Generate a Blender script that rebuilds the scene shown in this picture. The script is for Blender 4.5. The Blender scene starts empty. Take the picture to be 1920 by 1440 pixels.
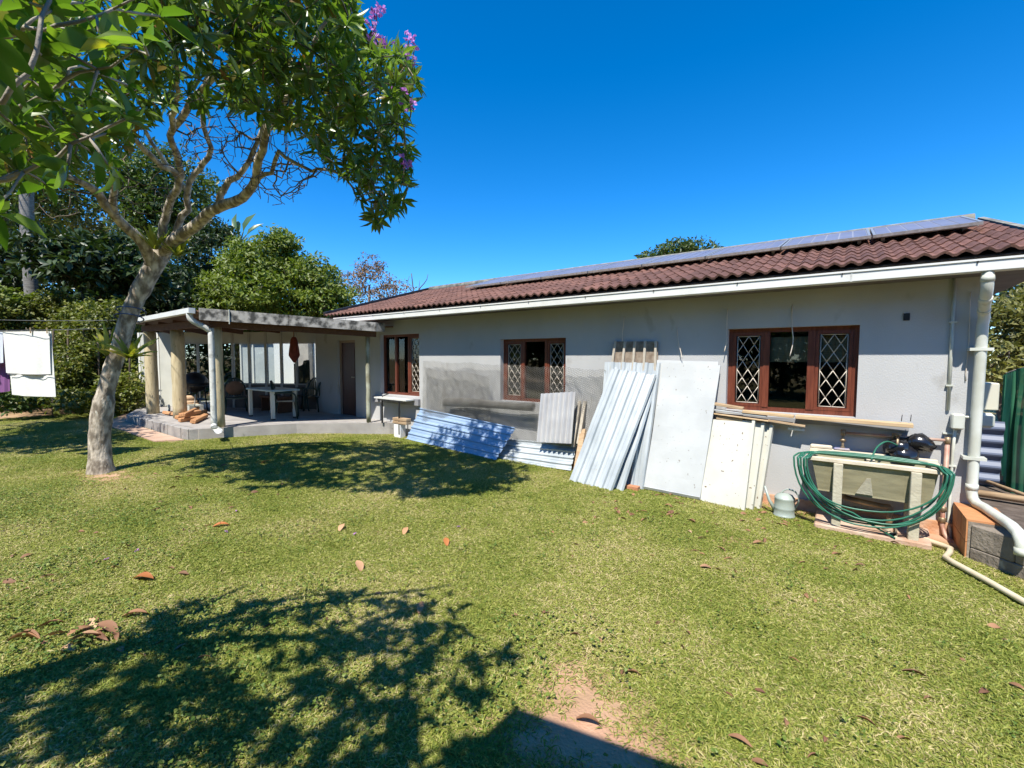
import bpy, bmesh, math, random
import numpy as np
from mathutils import Vector, Matrix
random.seed(7); rng = np.random.default_rng(11)
scene = bpy.context.scene
COL = scene.collection
PI = math.pi

# ------------------------------------------------------------------ camera, sky, sun, exposure
FPX, PCX, PCY, EYE = 836.0, 960.0, 720.0, 1.9
ROT = np.array([[0.8030, -0.0362, 0.5949], [0.5960, 0.0433, -0.8018], [0.0033, 0.9984, 0.0563]])
_u, _s, _v = np.linalg.svd(ROT); ROT = _u @ _v
CAM = np.array([0.0, 0.0, EYE])
cam_data = bpy.data.cameras.new("camera")
cam_data.sensor_width = 36.0
cam_data.lens = FPX / 1920 * 36.0
cam_data.clip_start = 0.05
cam_data.clip_end = 3000
cam = bpy.data.objects.new("camera", cam_data)
M4 = Matrix.Identity(4)
for i in range(3):
    for j in range(3):
        M4[i][j] = ROT[i][j]
    M4[i][3] = CAM[i]
cam.matrix_world = M4
COL.objects.link(cam)
scene.camera = cam

SUN_EL, SUN_AZ = math.radians(56.5), math.radians(-14)      # light travels towards (sin az, cos az)
SDIR = np.array([math.sin(SUN_AZ) * math.cos(SUN_EL), math.cos(SUN_AZ) * math.cos(SUN_EL), -math.sin(SUN_EL)])
world = bpy.data.worlds.new("World")
scene.world = world
world.use_nodes = True
wn = world.node_tree
wn.nodes.clear()
sky = wn.nodes.new("ShaderNodeTexSky")
sky.sky_type = 'NISHITA'
sky.sun_disc = False
sky.sun_elevation = SUN_EL
sky.sun_rotation = math.atan2(-SDIR[0], -SDIR[1])
sky.air_density = 0.8
sky.dust_density = 0.0
sky.altitude = 1400
sky.ozone_density = 3.0
hs = wn.nodes.new("ShaderNodeHueSaturation")
hs.inputs["Saturation"].default_value = 1.38
bg = wn.nodes.new("ShaderNodeBackground")
bg.inputs["Strength"].default_value = 0.15
wo = wn.nodes.new("ShaderNodeOutputWorld")
wn.links.new(sky.outputs[0], hs.inputs["Color"])
wn.links.new(hs.outputs[0], bg.inputs["Color"])
wn.links.new(bg.outputs[0], wo.inputs["Surface"])

sl = bpy.data.lights.new("sun", 'SUN')
sl.energy = 4.2
sl.angle = math.radians(0.53)
sl.color = (1.0, 0.95, 0.86)
so = bpy.data.objects.new("sun", sl)
so.rotation_euler = Vector(SDIR).to_track_quat('-Z', 'Y').to_euler()
so.location = (2, -8, 14)
COL.objects.link(so)
scene.view_settings.view_transform = 'Standard'
scene.view_settings.look = 'None'
scene.view_settings.exposure = 0.90
scene.view_settings.gamma = 1.0
scene.view_settings.use_curve_mapping = False
scene.cycles.max_bounces = 8
scene.cycles.transparent_max_bounces = 16
scene.cycles.caustics_reflective = False
scene.cycles.caustics_refractive = False

# ------------------------------------------------------------------ measuring helpers (photo point -> place in the world)
D = 6.696                       # the long white wall stands in the plane y = D
def ray(px, py):
    return ROT @ np.array([(px - PCX) / FPX, -(py - PCY) / FPX, -1.0])
def onY(px, py, y):
    d = ray(px, py); return CAM + d * (y / d[1])
def onX(px, py, x):
    d = ray(px, py); return CAM + d * (x / d[0])
def onZ(px, py, z):
    d = ray(px, py); return CAM + d * ((z - EYE) / d[2])
def far(px, py, fw):
    return CAM + ray(px, py) * fw
def ground_z(x, y):
    s = -0.0175 * x
    if s > 0.16: s = 0.16 + 0.11 * (1 - math.exp(-(s - 0.16) / 0.11))
    if s < -0.05: s = -0.05
    return s
def gr(px, py):
    p = onZ(px, py, 0.0)
    for _ in range(12): p = onZ(px, py, ground_z(p[0], p[1]))
    return p
def fwd(p):
    return float((ROT.T @ (np.array(p) - CAM))[2] * -1)
def proj(p):
    c = ROT.T @ (np.array(p, float) - CAM)
    return PCX + FPX * c[0] / -c[2], PCY - FPX * c[1] / -c[2]

# ------------------------------------------------------------------ materials
MATS = {}
def new_mat(name):
    m = bpy.data.materials.new(name); m.use_nodes = True
    nt = m.node_tree; nt.nodes.clear()
    out = nt.nodes.new("ShaderNodeOutputMaterial")
    return m, nt, out
def c4(c): return (c[0], c[1], c[2], 1.0)
def mat(name, c1, c2=None, scale=6.0, detail=4.0, rough=0.6, metal=0.0, spec=0.5, bump=0.0, bscale=40.0,
        contrast=(0.35, 0.65), spots=None, spot_scale=30.0, spot_lim=0.68, stretch=None, island=0.0, objvar=0.0, wave=None, coat=0.0):
    if name in MATS: return MATS[name]
    m, nt, out = new_mat(name)
    N, L = nt.nodes.new, nt.links.new
    p = N("ShaderNodeBsdfPrincipled")
    p.inputs["Roughness"].default_value = rough
    p.inputs["Metallic"].default_value = metal
    p.inputs["Specular IOR Level"].default_value = spec
    p.inputs["Coat Weight"].default_value = coat
    tc = N("ShaderNodeTexCoord")
    src = tc.outputs["Object"]
    if stretch:
        mp = N("ShaderNodeMapping"); mp.inputs["Scale"].default_value = stretch
        L(src, mp.inputs["Vector"]); src = mp.outputs[0]
    colr = None
    if c2:
        nz = N("ShaderNodeTexNoise"); nz.inputs["Scale"].default_value = scale; nz.inputs["Detail"].default_value = detail
        L(src, nz.inputs["Vector"])
        rp = N("ShaderNodeValToRGB"); rp.color_ramp.elements[0].position = contrast[0]; rp.color_ramp.elements[1].position = contrast[1]
        rp.color_ramp.elements[0].color = c4(c1); rp.color_ramp.elements[1].color = c4(c2)
        L(nz.outputs["Fac"], rp.inputs["Fac"]); colr = rp.outputs["Color"]
    else:
        rgb = N("ShaderNodeRGB"); rgb.outputs[0].default_value = c4(c1); colr = rgb.outputs[0]
    if spots:
        n2 = N("ShaderNodeTexNoise"); n2.inputs["Scale"].default_value = spot_scale; n2.inputs["Detail"].default_value = 3
        L(src, n2.inputs["Vector"])
        r2 = N("ShaderNodeValToRGB"); r2.color_ramp.elements[0].position = spot_lim; r2.color_ramp.elements[1].position = min(1, spot_lim + 0.06)
        L(n2.outputs["Fac"], r2.inputs["Fac"])
        mx = N("ShaderNodeMix"); mx.data_type = 'RGBA'
        L(r2.outputs["Color"], mx.inputs["Factor"]); L(colr, mx.inputs["A"]); mx.inputs["B"].default_value = c4(spots)
        colr = mx.outputs["Result"]
    if island or objvar:
        h = N("ShaderNodeHueSaturation")
        if island:
            ge = N("ShaderNodeNewGeometry"); rnd = ge.outputs["Random Per Island"]; amt = island
        else:
            oi = N("ShaderNodeObjectInfo"); rnd = oi.outputs["Random"]; amt = objvar
        mr = N("ShaderNodeMapRange"); mr.inputs["To Min"].default_value = 1 - amt; mr.inputs["To Max"].default_value = 1 + amt
        L(rnd, mr.inputs["Value"]); L(mr.outputs[0], h.inputs["Value"]); L(colr, h.inputs["Color"]); colr = h.outputs[0]
    L(colr, p.inputs["Base Color"])
    if bump:
        n3 = N("ShaderNodeTexNoise"); n3.inputs["Scale"].default_value = bscale; n3.inputs["Detail"].default_value = 6
        L(src, n3.inputs["Vector"])
        b = N("ShaderNodeBump"); b.inputs["Strength"].default_value = bump; b.inputs["Distance"].default_value = 0.02
        L(n3.outputs["Fac"], b.inputs["Height"]); L(b.outputs[0], p.inputs["Normal"])
    L(p.outputs[0], out.inputs["Surface"])
    MATS[name] = m
    return m
def leaf_mat(name, c1, c2, c3=None, rough=0.38, trans=0.3, spec=0.5, tcol=None, noise=0.6):
    """leaf: colour differs leaf by leaf, some light passes through"""
    if name in MATS: return MATS[name]
    m, nt, out = new_mat(name)
    N, L = nt.nodes.new, nt.links.new
    ge = N("ShaderNodeNewGeometry"); oi = N("ShaderNodeObjectInfo")
    ad = N("ShaderNodeMath"); ad.operation = 'ADD'; L(ge.outputs["Random Per Island"], ad.inputs[0]); L(oi.outputs["Random"], ad.inputs[1])
    fr = N("ShaderNodeMath"); fr.operation = 'FRACT'; L(ad.outputs[0], fr.inputs[0])
    rp = N("ShaderNodeValToRGB")
    rp.color_ramp.elements[0].color = c4(c1); rp.color_ramp.elements[1].color = c4(c2)
    if c3:
        rp.color_ramp.elements[1].position = 0.93
        e = rp.color_ramp.elements.new(1.0); e.color = c4(c3)
    L(fr.outputs[0], rp.inputs["Fac"])
    nz = N("ShaderNodeTexNoise"); nz.inputs["Scale"].default_value = noise; L(ge.outputs["Position"], nz.inputs["Vector"])
    h = N("ShaderNodeHueSaturation")
    mr = N("ShaderNodeMapRange"); mr.inputs["From Min"].default_value = 0.3; mr.inputs["From Max"].default_value = 0.7
    mr.inputs["To Min"].default_value = 0.75; mr.inputs["To Max"].default_value = 1.25
    L(nz.outputs["Fac"], mr.inputs["Value"]); L(mr.outputs[0], h.inputs["Value"]); L(rp.outputs["Color"], h.inputs["Color"])
    p = N("ShaderNodeBsdfPrincipled"); p.inputs["Roughness"].default_value = rough; p.inputs["Specular IOR Level"].default_value = spec
    L(h.outputs[0], p.inputs["Base Color"])
    t = N("ShaderNodeBsdfTranslucent")
    g = N("ShaderNodeMix"); g.data_type = 'RGBA'; g.blend_type = 'MULTIPLY'; g.inputs["Factor"].default_value = 1.0
    L(h.outputs[0], g.inputs["A"]); g.inputs["B"].default_value = c4(tcol or (1.5, 1.7, 0.6)); L(g.outputs["Result"], t.inputs["Color"])
    mx = N("ShaderNodeMixShader"); mx.inputs[0].default_value = trans
    L(p.outputs[0], mx.inputs[1]); L(t.outputs[0], mx.inputs[2]); L(mx.outputs[0], out.inputs["Surface"])
    MATS[name] = m
    return m
def glass_mat(name, tint=(0.75, 0.78, 0.78), ior=1.5):
    if name in MATS: return MATS[name]
    m, nt, out = new_mat(name)
    N, L = nt.nodes.new, nt.links.new
    fr = N("ShaderNodeFresnel"); fr.inputs["IOR"].default_value = ior
    tr = N("ShaderNodeBsdfTransparent"); tr.inputs["Color"].default_value = c4(tint)
    gl = N("ShaderNodeBsdfGlossy"); gl.inputs["Roughness"].default_value = 0.02
    mx = N("ShaderNodeMixShader")
    L(fr.outputs[0], mx.inputs[0]); L(tr.outputs[0], mx.inputs[1]); L(gl.outputs[0], mx.inputs[2]); L(mx.outputs[0], out.inputs["Surface"])
    MATS[name] = m
    return m

plaster = mat("wall_plaster", (0.415, 0.42, 0.42), (0.495, 0.498, 0.495), scale=0.8, detail=9, stretch=(1, 1, .55), rough=0.85, spots=(0.38, 0.375, 0.36), spot_scale=2.6, spot_lim=0.64, bump=0.2, bscale=90, spec=0.2)
plaster_white = mat("white_plaster", (0.72, 0.72, 0.70), (0.78, 0.78, 0.76), scale=1.5, rough=0.85, bump=0.1, bscale=70, spec=0.2)
white_paint = mat("white_enamel", (0.70, 0.70, 0.66), (0.60, 0.60, 0.56), scale=3, rough=0.4, contrast=(0.5, 0.8))
pvc = mat("white_pvc", (0.62, 0.64, 0.58), (0.50, 0.51, 0.43), scale=5, detail=7, rough=0.35)
pvc_dirty = mat("mouldy_pvc", (0.62, 0.63, 0.60), (0.25, 0.26, 0.23), scale=9, rough=0.5, contrast=(0.5, 0.8))
soffit_m = mat("eave_board", (0.10, 0.085, 0.08), (0.14, 0.12, 0.11), scale=5, rough=0.7)
tile_m = mat("roof_tile_concrete", (0.185, 0.088, 0.062), (0.12, 0.058, 0.042), scale=3.5, rough=0.75, spots=(0.25, 0.13, 0.10), spot_scale=14, spot_lim=0.62, bump=0.25, bscale=60, objvar=0.3)
tile_s = mat("roof_tile_concrete_far", (0.185, 0.088, 0.062), (0.12, 0.058, 0.042), scale=3.5, rough=0.75, spots=(0.25, 0.13, 0.10), spot_scale=14, spot_lim=0.62, bump=0.25, bscale=60, island=0.18)
mossy = mat("mossy_cement", (0.30, 0.29, 0.24), (0.12, 0.12, 0.10), scale=8, rough=0.9, bump=0.3)
meranti = mat("red_brown_timber", (0.175, 0.048, 0.025), (0.11, 0.028, 0.015), scale=3, stretch=(14, 14, 1.2), rough=0.4)
door_m = mat("dark_varnished_timber", (0.085, 0.022, 0.014), (0.045, 0.012, 0.008), scale=3, stretch=(16, 16, 1), rough=0.4)
glass = glass_mat("window_glass", (0.90, 0.92, 0.91), 1.5)
clear_glass = glass_mat("clear_glass", (0.85, 0.88, 0.87), 1.4)
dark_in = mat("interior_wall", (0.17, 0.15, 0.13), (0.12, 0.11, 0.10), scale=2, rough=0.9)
iron = mat("cream_iron", (0.62, 0.55, 0.46), rough=0.5)
black_m = mat("black_metal", (0.012, 0.012, 0.013), (0.03, 0.028, 0.027), scale=8, rough=0.45)
black_pl = mat("black_plastic", (0.012, 0.012, 0.014), rough=0.18, spec=0.7)
# ------------------------------------------------------------------ mesh helpers
WLOC = {}
class MB:
    def __init__(s): s.v = []; s.f = []; s.sm = []
    def add(s, verts, faces, smooth=False):
        o = len(s.v); s.v += [tuple(map(float, p)) for p in verts]
        s.f += [tuple(i + o for i in f) for f in faces]; s.sm += [smooth] * len(faces)
        return s
    def box(s, a, b):
        x0, y0, z0 = a; x1, y1, z1 = b
        if x0 > x1: x0, x1 = x1, x0
        if y0 > y1: y0, y1 = y1, y0
        if z0 > z1: z0, z1 = z1, z0
        return s.add([(x0, y0, z0), (x1, y0, z0), (x1, y1, z0), (x0, y1, z0), (x0, y0, z1), (x1, y0, z1), (x1, y1, z1), (x0, y1, z1)],
                     [(0, 3, 2, 1), (4, 5, 6, 7), (0, 1, 5, 4), (1, 2, 6, 5), (2, 3, 7, 6), (3, 0, 4, 7)])
    def hexa(s, p):                      # 8 corners: bottom loop then top loop
        return s.add(p, [(0, 3, 2, 1), (4, 5, 6, 7), (0, 1, 5, 4), (1, 2, 6, 5), (2, 3, 7, 6), (3, 0, 4, 7)])
    def cbox(s, a, b, bev=0.01):         # box with chamfered edges
        a = np.minimum(a, b).astype(float); c = np.maximum(a, b).astype(float)
        return s
    def beam(s, a, b, w, h, up=(0, 0, 1)):
        a = np.array(a, float); b = np.array(b, float); d = b - a; d /= np.linalg.norm(d)
        up = np.array(up, float); sd = np.cross(d, up)
        if np.linalg.norm(sd) < 1e-6: sd = np.cross(d, (1, 0, 0))
        sd /= np.linalg.norm(sd); u = np.cross(sd, d)
        P = []
        for c in (a, b):
            for q in ((-1, -1), (1, -1), (1, 1), (-1, 1)): P.append(c + sd * q[0] * w / 2 + u * q[1] * h / 2)
        return s.add(P, [(0, 1, 2, 3), (7, 6, 5, 4), (0, 4, 5, 1), (1, 5, 6, 2), (2, 6, 7, 3), (3, 7, 4, 0)])
    def tube(s, pts, r, n=8, cap=True, smooth=True, rough=0.0):
        pts = [np.array(p, float) for p in pts]; m = len(pts)
        rr = r if hasattr(r, '__len__') else [r] * m
        base = len(s.v); prev = None
        for i, p in enumerate(pts):
            t = pts[min(i + 1, m - 1)] - pts[max(i - 1, 0)]
            ln = np.linalg.norm(t); t = t / ln if ln > 1e-9 else np.array((0, 0, 1.0))
            if prev is None:
                u = np.cross(t, (0, 0, 1.0))
                if np.linalg.norm(u) < 0.1: u = np.cross(t, (1.0, 0, 0))
            else: u = prev - t * np.dot(prev, t)
            u /= np.linalg.norm(u); prev = u; w = np.cross(t, u)
            for k in range(n):
                an = 2 * PI * k / n
                s.v.append(tuple(p + rr[i] * (1 + (rough * rng.normal() if rough else 0)) * (u * math.cos(an) + w * math.sin(an))))
        for i in range(m - 1):
            for k in range(n):
                a = base + i * n + k; b = base + i * n + (k + 1) % n
                s.f.append((a, b, b + n, a + n)); s.sm.append(smooth)
        if cap:
            s.f.append(tuple(base + k for k in range(n))[::-1]); s.sm.append(False)
            s.f.append(tuple(base + (m - 1) * n + k for k in range(n))); s.sm.append(False)
        return s
    def lathe(s, c, prof, n=16, ax=(0, 0, 1), smooth=True):   # prof: list of (r, h)
        c = np.array(c, float); ax = np.array(ax, float); ax /= np.linalg.norm(ax)
        u = np.cross(ax, (0, 1, 0.0)); 
        if np.linalg.norm(u) < 0.1: u = np.cross(ax, (1.0, 0, 0))
        u /= np.linalg.norm(u); w = np.cross(ax, u); base = len(s.v)
        for r, h in prof:
            for k in range(n):
                a = 2 * PI * k / n; s.v.append(tuple(c + ax * h + max(r, 1e-4) * (u * math.cos(a) + w * math.sin(a))))
        for i in range(len(prof) - 1):
            for k in range(n):
                a = base + i * n + k; b = base + i * n + (k + 1) % n
                s.f.append((a, b, b + n, a + n)); s.sm.append(smooth)
        return s
    def prism(s, poly, z0, z1):          # vertical prism over a plan polygon (counter-clockwise)
        n = len(poly); zz0 = z0 if hasattr(z0, '__len__') else [z0] * n; zz1 = z1 if hasattr(z1, '__len__') else [z1] * n
        P = [(p[0], p[1], zz0[i]) for i, p in enumerate(poly)] + [(p[0], p[1], zz1[i]) for i, p in enumerate(poly)]
        return s.add(P, [tuple(range(n))[::-1], tuple(range(n, 2 * n))] + [(i, (i + 1) % n, n + (i + 1) % n, n + i) for i in range(n)])
    def mesh(s, name, off=(0, 0, 0)):
        me = bpy.data.meshes.new(name)
        v = np.array(s.v, float).reshape(-1, 3) - np.array(off)
        me.from_pydata(v.tolist(), [], s.f)
        if any(s.sm): me.polygons.foreach_set("use_smooth", s.sm)
        me.update()
        return me
    def build(s, name, m, parent=None, loc=None, bevel=0.0):
        base = np.array(WLOC[parent.name]) if parent else np.array(loc if loc is not None else (0, 0, 0), float)
        me = s.mesh(name, base)
        if bevel:
            bm = bmesh.new(); bm.from_mesh(me)
            bmesh.ops.bevel(bm, geom=[e for e in bm.edges if e.is_manifold and e.calc_face_angle(0) > 0.5], offset=bevel, segments=1, affect='EDGES')
            bm.to_mesh(me); bm.free()
        if m: me.materials.append(m)
        o = bpy.data.objects.new(name, me); COL.objects.link(o)
        if parent: o.parent = parent
        else: o.location = base.tolist()
        WLOC[o.name] = tuple(base)
        return o
def tag(o, label=None, cat=None, group=None, kind=None):
    if label: o['label'] = label
    if cat: o['category'] = cat
    if group: o['group'] = group
    if kind: o['kind'] = kind
    return o
def thing(name, label, cat, loc=(0, 0, 0), group=None):
    o = bpy.data.objects.new(name, None); COL.objects.link(o); o.location = tuple(map(float, loc))
    o.empty_display_size = 0.1
    WLOC[o.name] = tuple(map(float, loc))
    return tag(o, label, cat, group)
def inst(name, me, parent, matrix):
    """a piece that shares its mesh; matrix in world space (things are not rotated)"""
    o = bpy.data.objects.new(name, me); COL.objects.link(o)
    if parent:
        o.parent = parent
        matrix = Matrix.Translation(-Vector(WLOC[parent.name])) @ matrix
    o.matrix_local = matrix
    return o
def copy_tree(o, parent=None):
    c = o.copy(); COL.objects.link(c)
    if parent: c.parent = parent
    for ch in list(o.children): copy_tree(ch, c)
    return c
def struct(o): o['kind'] = 'structure'; return o
def lerp(a, b, t): return np.array(a, float) * (1 - t) + np.array(b, float) * t
def spline(pts, n=6):
    """smooth curve through the points"""
    P = [np.array(p, float) for p in pts]; P = [2 * P[0] - P[1]] + P + [2 * P[-1] - P[-2]]; out = []
    for i in range(1, len(P) - 2):
        for k in range(n):
            t = k / n; a, b, c, d = P[i - 1], P[i], P[i + 1], P[i + 2]
            out.append(0.5 * ((2 * b) + (c - a) * t + (2 * a - 5 * b + 4 * c - d) * t * t + (3 * b - a - 3 * c + d) * t ** 3))
    out.append(P[-2]); return out
# ------------------------------------------------------------------ ground
def grid_axis():
    a = list(np.arange(-24, 8.01, 0.25)); f = [12, 18, 30, 60, 120, 300, 700]
    return [-24 - k for k in f[::-1]] + a + [8 + k for k in f]
gx = grid_axis(); gy = [-700, -300, -120, -60, -30, -15, -8] + list(np.arange(-4, 15.01, 0.25)) + [20, 30, 60, 120, 300, 700]
BARE = [gr(1072, 1262), gr(1082, 1300), gr(1100, 1340), gr(1130, 1400), gr(1180, 1400), gr(1010, 1385), gr(1385, 1017), gr(1770, 1190), gr(1060, 1375), gr(1230, 1440)]
BARER = [0.20, 0.28, 0.33, 0.30, 0.26, 0.24, 0.2, 0.06, 0.28, 0.2]
TREE = gr(190, 884)
def bare(x, y):
    """0 on the lawn, 1 on bare earth"""
    v = 0.0
    for p, r in zip(BARE, BARER):
        d = math.hypot(x - p[0], (y - p[1])); v = max(v, 1.35 - d / r)
    d = math.hypot((x - TREE[0] - 0.35) * 0.55, y - TREE[1]); v = max(v, 1.0 - d / 0.75)
    return min(1.0, max(0.0, v))
SLAB_L = [(-17.9, 4.4), (-14.84, 3.26), (-10.84, 3.37)]
PATIO = [(-10.84, 3.37), (-10.08, 5.14), (-8.17, 6.75), (-8.17, 7.2), (-17.9, 7.2), (-17.9, 4.4), (-14.84, 3.26)]
def inpoly(x, y, P):
    c = False; n = len(P)
    for i in range(n):
        x0, y0 = P[i][:2]; x1, y1 = P[i - 1][:2]
        if (y0 > y) != (y1 > y) and x < (x1 - x0) * (y - y0) / (y1 - y0) + x0: c = not c
    return c
def lump(x, y): return 0.012 * math.sin(1.7 * x + 0.8 * y) * math.sin(1.3 * y - 0.6 * x) if y < 6.0 else 0
mb = MB()
for y in gy:
    for x in gx: mb.v.append((x, y, ground_z(x, y) + lump(x, y)))
nx = len(gx)
for j in range(len(gy) - 1):
    for i in range(nx - 1): mb.f.append((j * nx + i, j * nx + i + 1, (j + 1) * nx + i + 1, (j + 1) * nx + i)); mb.sm.append(True)
m, nt, out = new_mat("garden_soil")
N, L = nt.nodes.new, nt.links.new
p = N("ShaderNodeBsdfPrincipled"); p.inputs["Roughness"].default_value = 0.95; p.inputs["Specular IOR Level"].default_value = 0.1
ge = N("ShaderNodeNewGeometry")
n1 = N("ShaderNodeTexNoise"); n1.inputs["Scale"].default_value = 2.2; n1.inputs["Detail"].default_value = 8; L(ge.outputs["Position"], n1.inputs["Vector"])
r1 = N("ShaderNodeValToRGB"); r1.color_ramp.elements[0].color = c4((0.38, 0.215, 0.135)); r1.color_ramp.elements[1].color = c4((0.58, 0.355, 0.24))
r1.color_ramp.elements[0].position = 0.35; r1.color_ramp.elements[1].position = 0.65
L(n1.outputs["Fac"], r1.inputs["Fac"])
at = N("ShaderNodeAttribute"); at.attribute_name = "bare"
n2 = N("ShaderNodeTexNoise"); n2.inputs["Scale"].default_value = 25; n2.inputs["Detail"].default_value = 6; L(ge.outputs["Position"], n2.inputs["Vector"])
r2 = N("ShaderNodeValToRGB"); r2.color_ramp.elements[0].color = c4((0.12, 0.115, 0.035)); r2.color_ramp.elements[1].color = c4((0.33, 0.28, 0.12))
L(n2.outputs["Fac"], r2.inputs["Fac"])
mx = N("ShaderNodeMix"); mx.data_type = 'RGBA'; L(at.outputs["Fac"], mx.inputs["Factor"]); L(r2.outputs["Color"], mx.inputs["A"]); L(r1.outputs["Color"], mx.inputs["B"])
L(mx.outputs["Result"], p.inputs["Base Color"])
n3 = N("ShaderNodeTexNoise"); n3.inputs["Scale"].default_value = 60; n3.inputs["Detail"].default_value = 8; L(ge.outputs["Position"], n3.inputs["Vector"])
bp = N("ShaderNodeBump"); bp.inputs["Strength"].default_value = 0.7; bp.inputs["Distance"].default_value = 0.015; L(n3.outputs["Fac"], bp.inputs["Height"]); L(bp.outputs[0], p.inputs["Normal"])
L(p.outputs[0], out.inputs["Surface"])
ground = struct(mb.build("ground", m))
SAND = [(-17.6, 3.95), (-14.84, 2.72), (-10.75, 2.85), (-10.6, 3.37), (-14.84, 3.3), (-17.6, 4.5)]
def dirt(x, y):
    if y > 6.35 and x > -7.9: return 1.0
    if inpoly(x, y, PATIO): return 1.0
    if x > 1.25 and y > 5.9 - (x - 1.25): return 1.0
    if x < -17.2: return 0.6
    return bare(x, y)
ba = ground.data.attributes.new("bare", 'FLOAT', 'POINT')
ba.data.foreach_set("value", [dirt(v.co.x, v.co.y) if abs(v.co.x) < 30 and abs(v.co.y) < 20 else 0.2 for v in ground.data.vertices])

# ------------------------------------------------------------------ lawn: short grass, scattered as instances of a few tufts
def blade_tuft(n, rad, l0, l1, w, tilt0, tilt1, seed):
    r = np.random.default_rng(seed); V = []; F = []
    for _ in range(n):
        a = r.uniform(0, 2 * PI); q = rad * math.sqrt(r.uniform()); bx, by = q * math.cos(a), q * math.sin(a)
        h = r.uniform(0, 2 * PI); ti = r.uniform(tilt0, tilt1); ln = r.uniform(l0, l1); ww = w * r.uniform(0.7, 1.3)
        d = np.array((math.cos(h) * math.sin(ti), math.sin(h) * math.sin(ti), math.cos(ti)))
        sd = np.array((-math.sin(h), math.cos(h), 0)); rl = r.uniform(-0.8, 0.8); nn = np.cross(d, sd); sd = sd * math.cos(rl) + nn * math.sin(rl)
        b = np.array((bx, by, -0.004)); mid = b + d * ln * 0.55; d2 = d + np.array((0, 0, -0.55)); d2 /= np.linalg.norm(d2); tip = mid + d2 * ln * 0.5
        o = len(V); V += [b - sd * ww * 0.35, b + sd * ww * 0.35, mid + sd * ww * 0.5, mid - sd * ww * 0.5, tip]
        F += [(o, o + 1, o + 2, o + 3), (o + 3, o + 2, o + 4)]
    return V, F
def round_tuft(n, rad, s0, s1, seed):
    r = np.random.default_rng(seed); V = []; F = []
    for _ in range(n):
        a = r.uniform(0, 2 * PI); q = rad * math.sqrt(r.uniform()); s = r.uniform(s0, s1); h = r.uniform(0, 2 * PI)
        c = np.array((q * math.cos(a), q * math.sin(a), r.uniform(0.015, 0.05)))
        e1 = np.array((math.cos(h), math.sin(h), r.uniform(-0.4, 0.4))); e2 = np.cross((r.uniform(-.4, .4), r.uniform(-.4, .4), 1), e1)
        o = len(V)
        for k in range(6):
            t = 2 * PI * k / 6; rr = s * (1 + 0.35 * math.cos(t)); V.append(c + e1 * rr * math.cos(t) + e2 * rr * 0.8 * math.sin(t) + np.array((0, 0, 0.006 * abs(math.sin(t)))))
        F.append(tuple(range(o, o + 6)))
    return V, F
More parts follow.
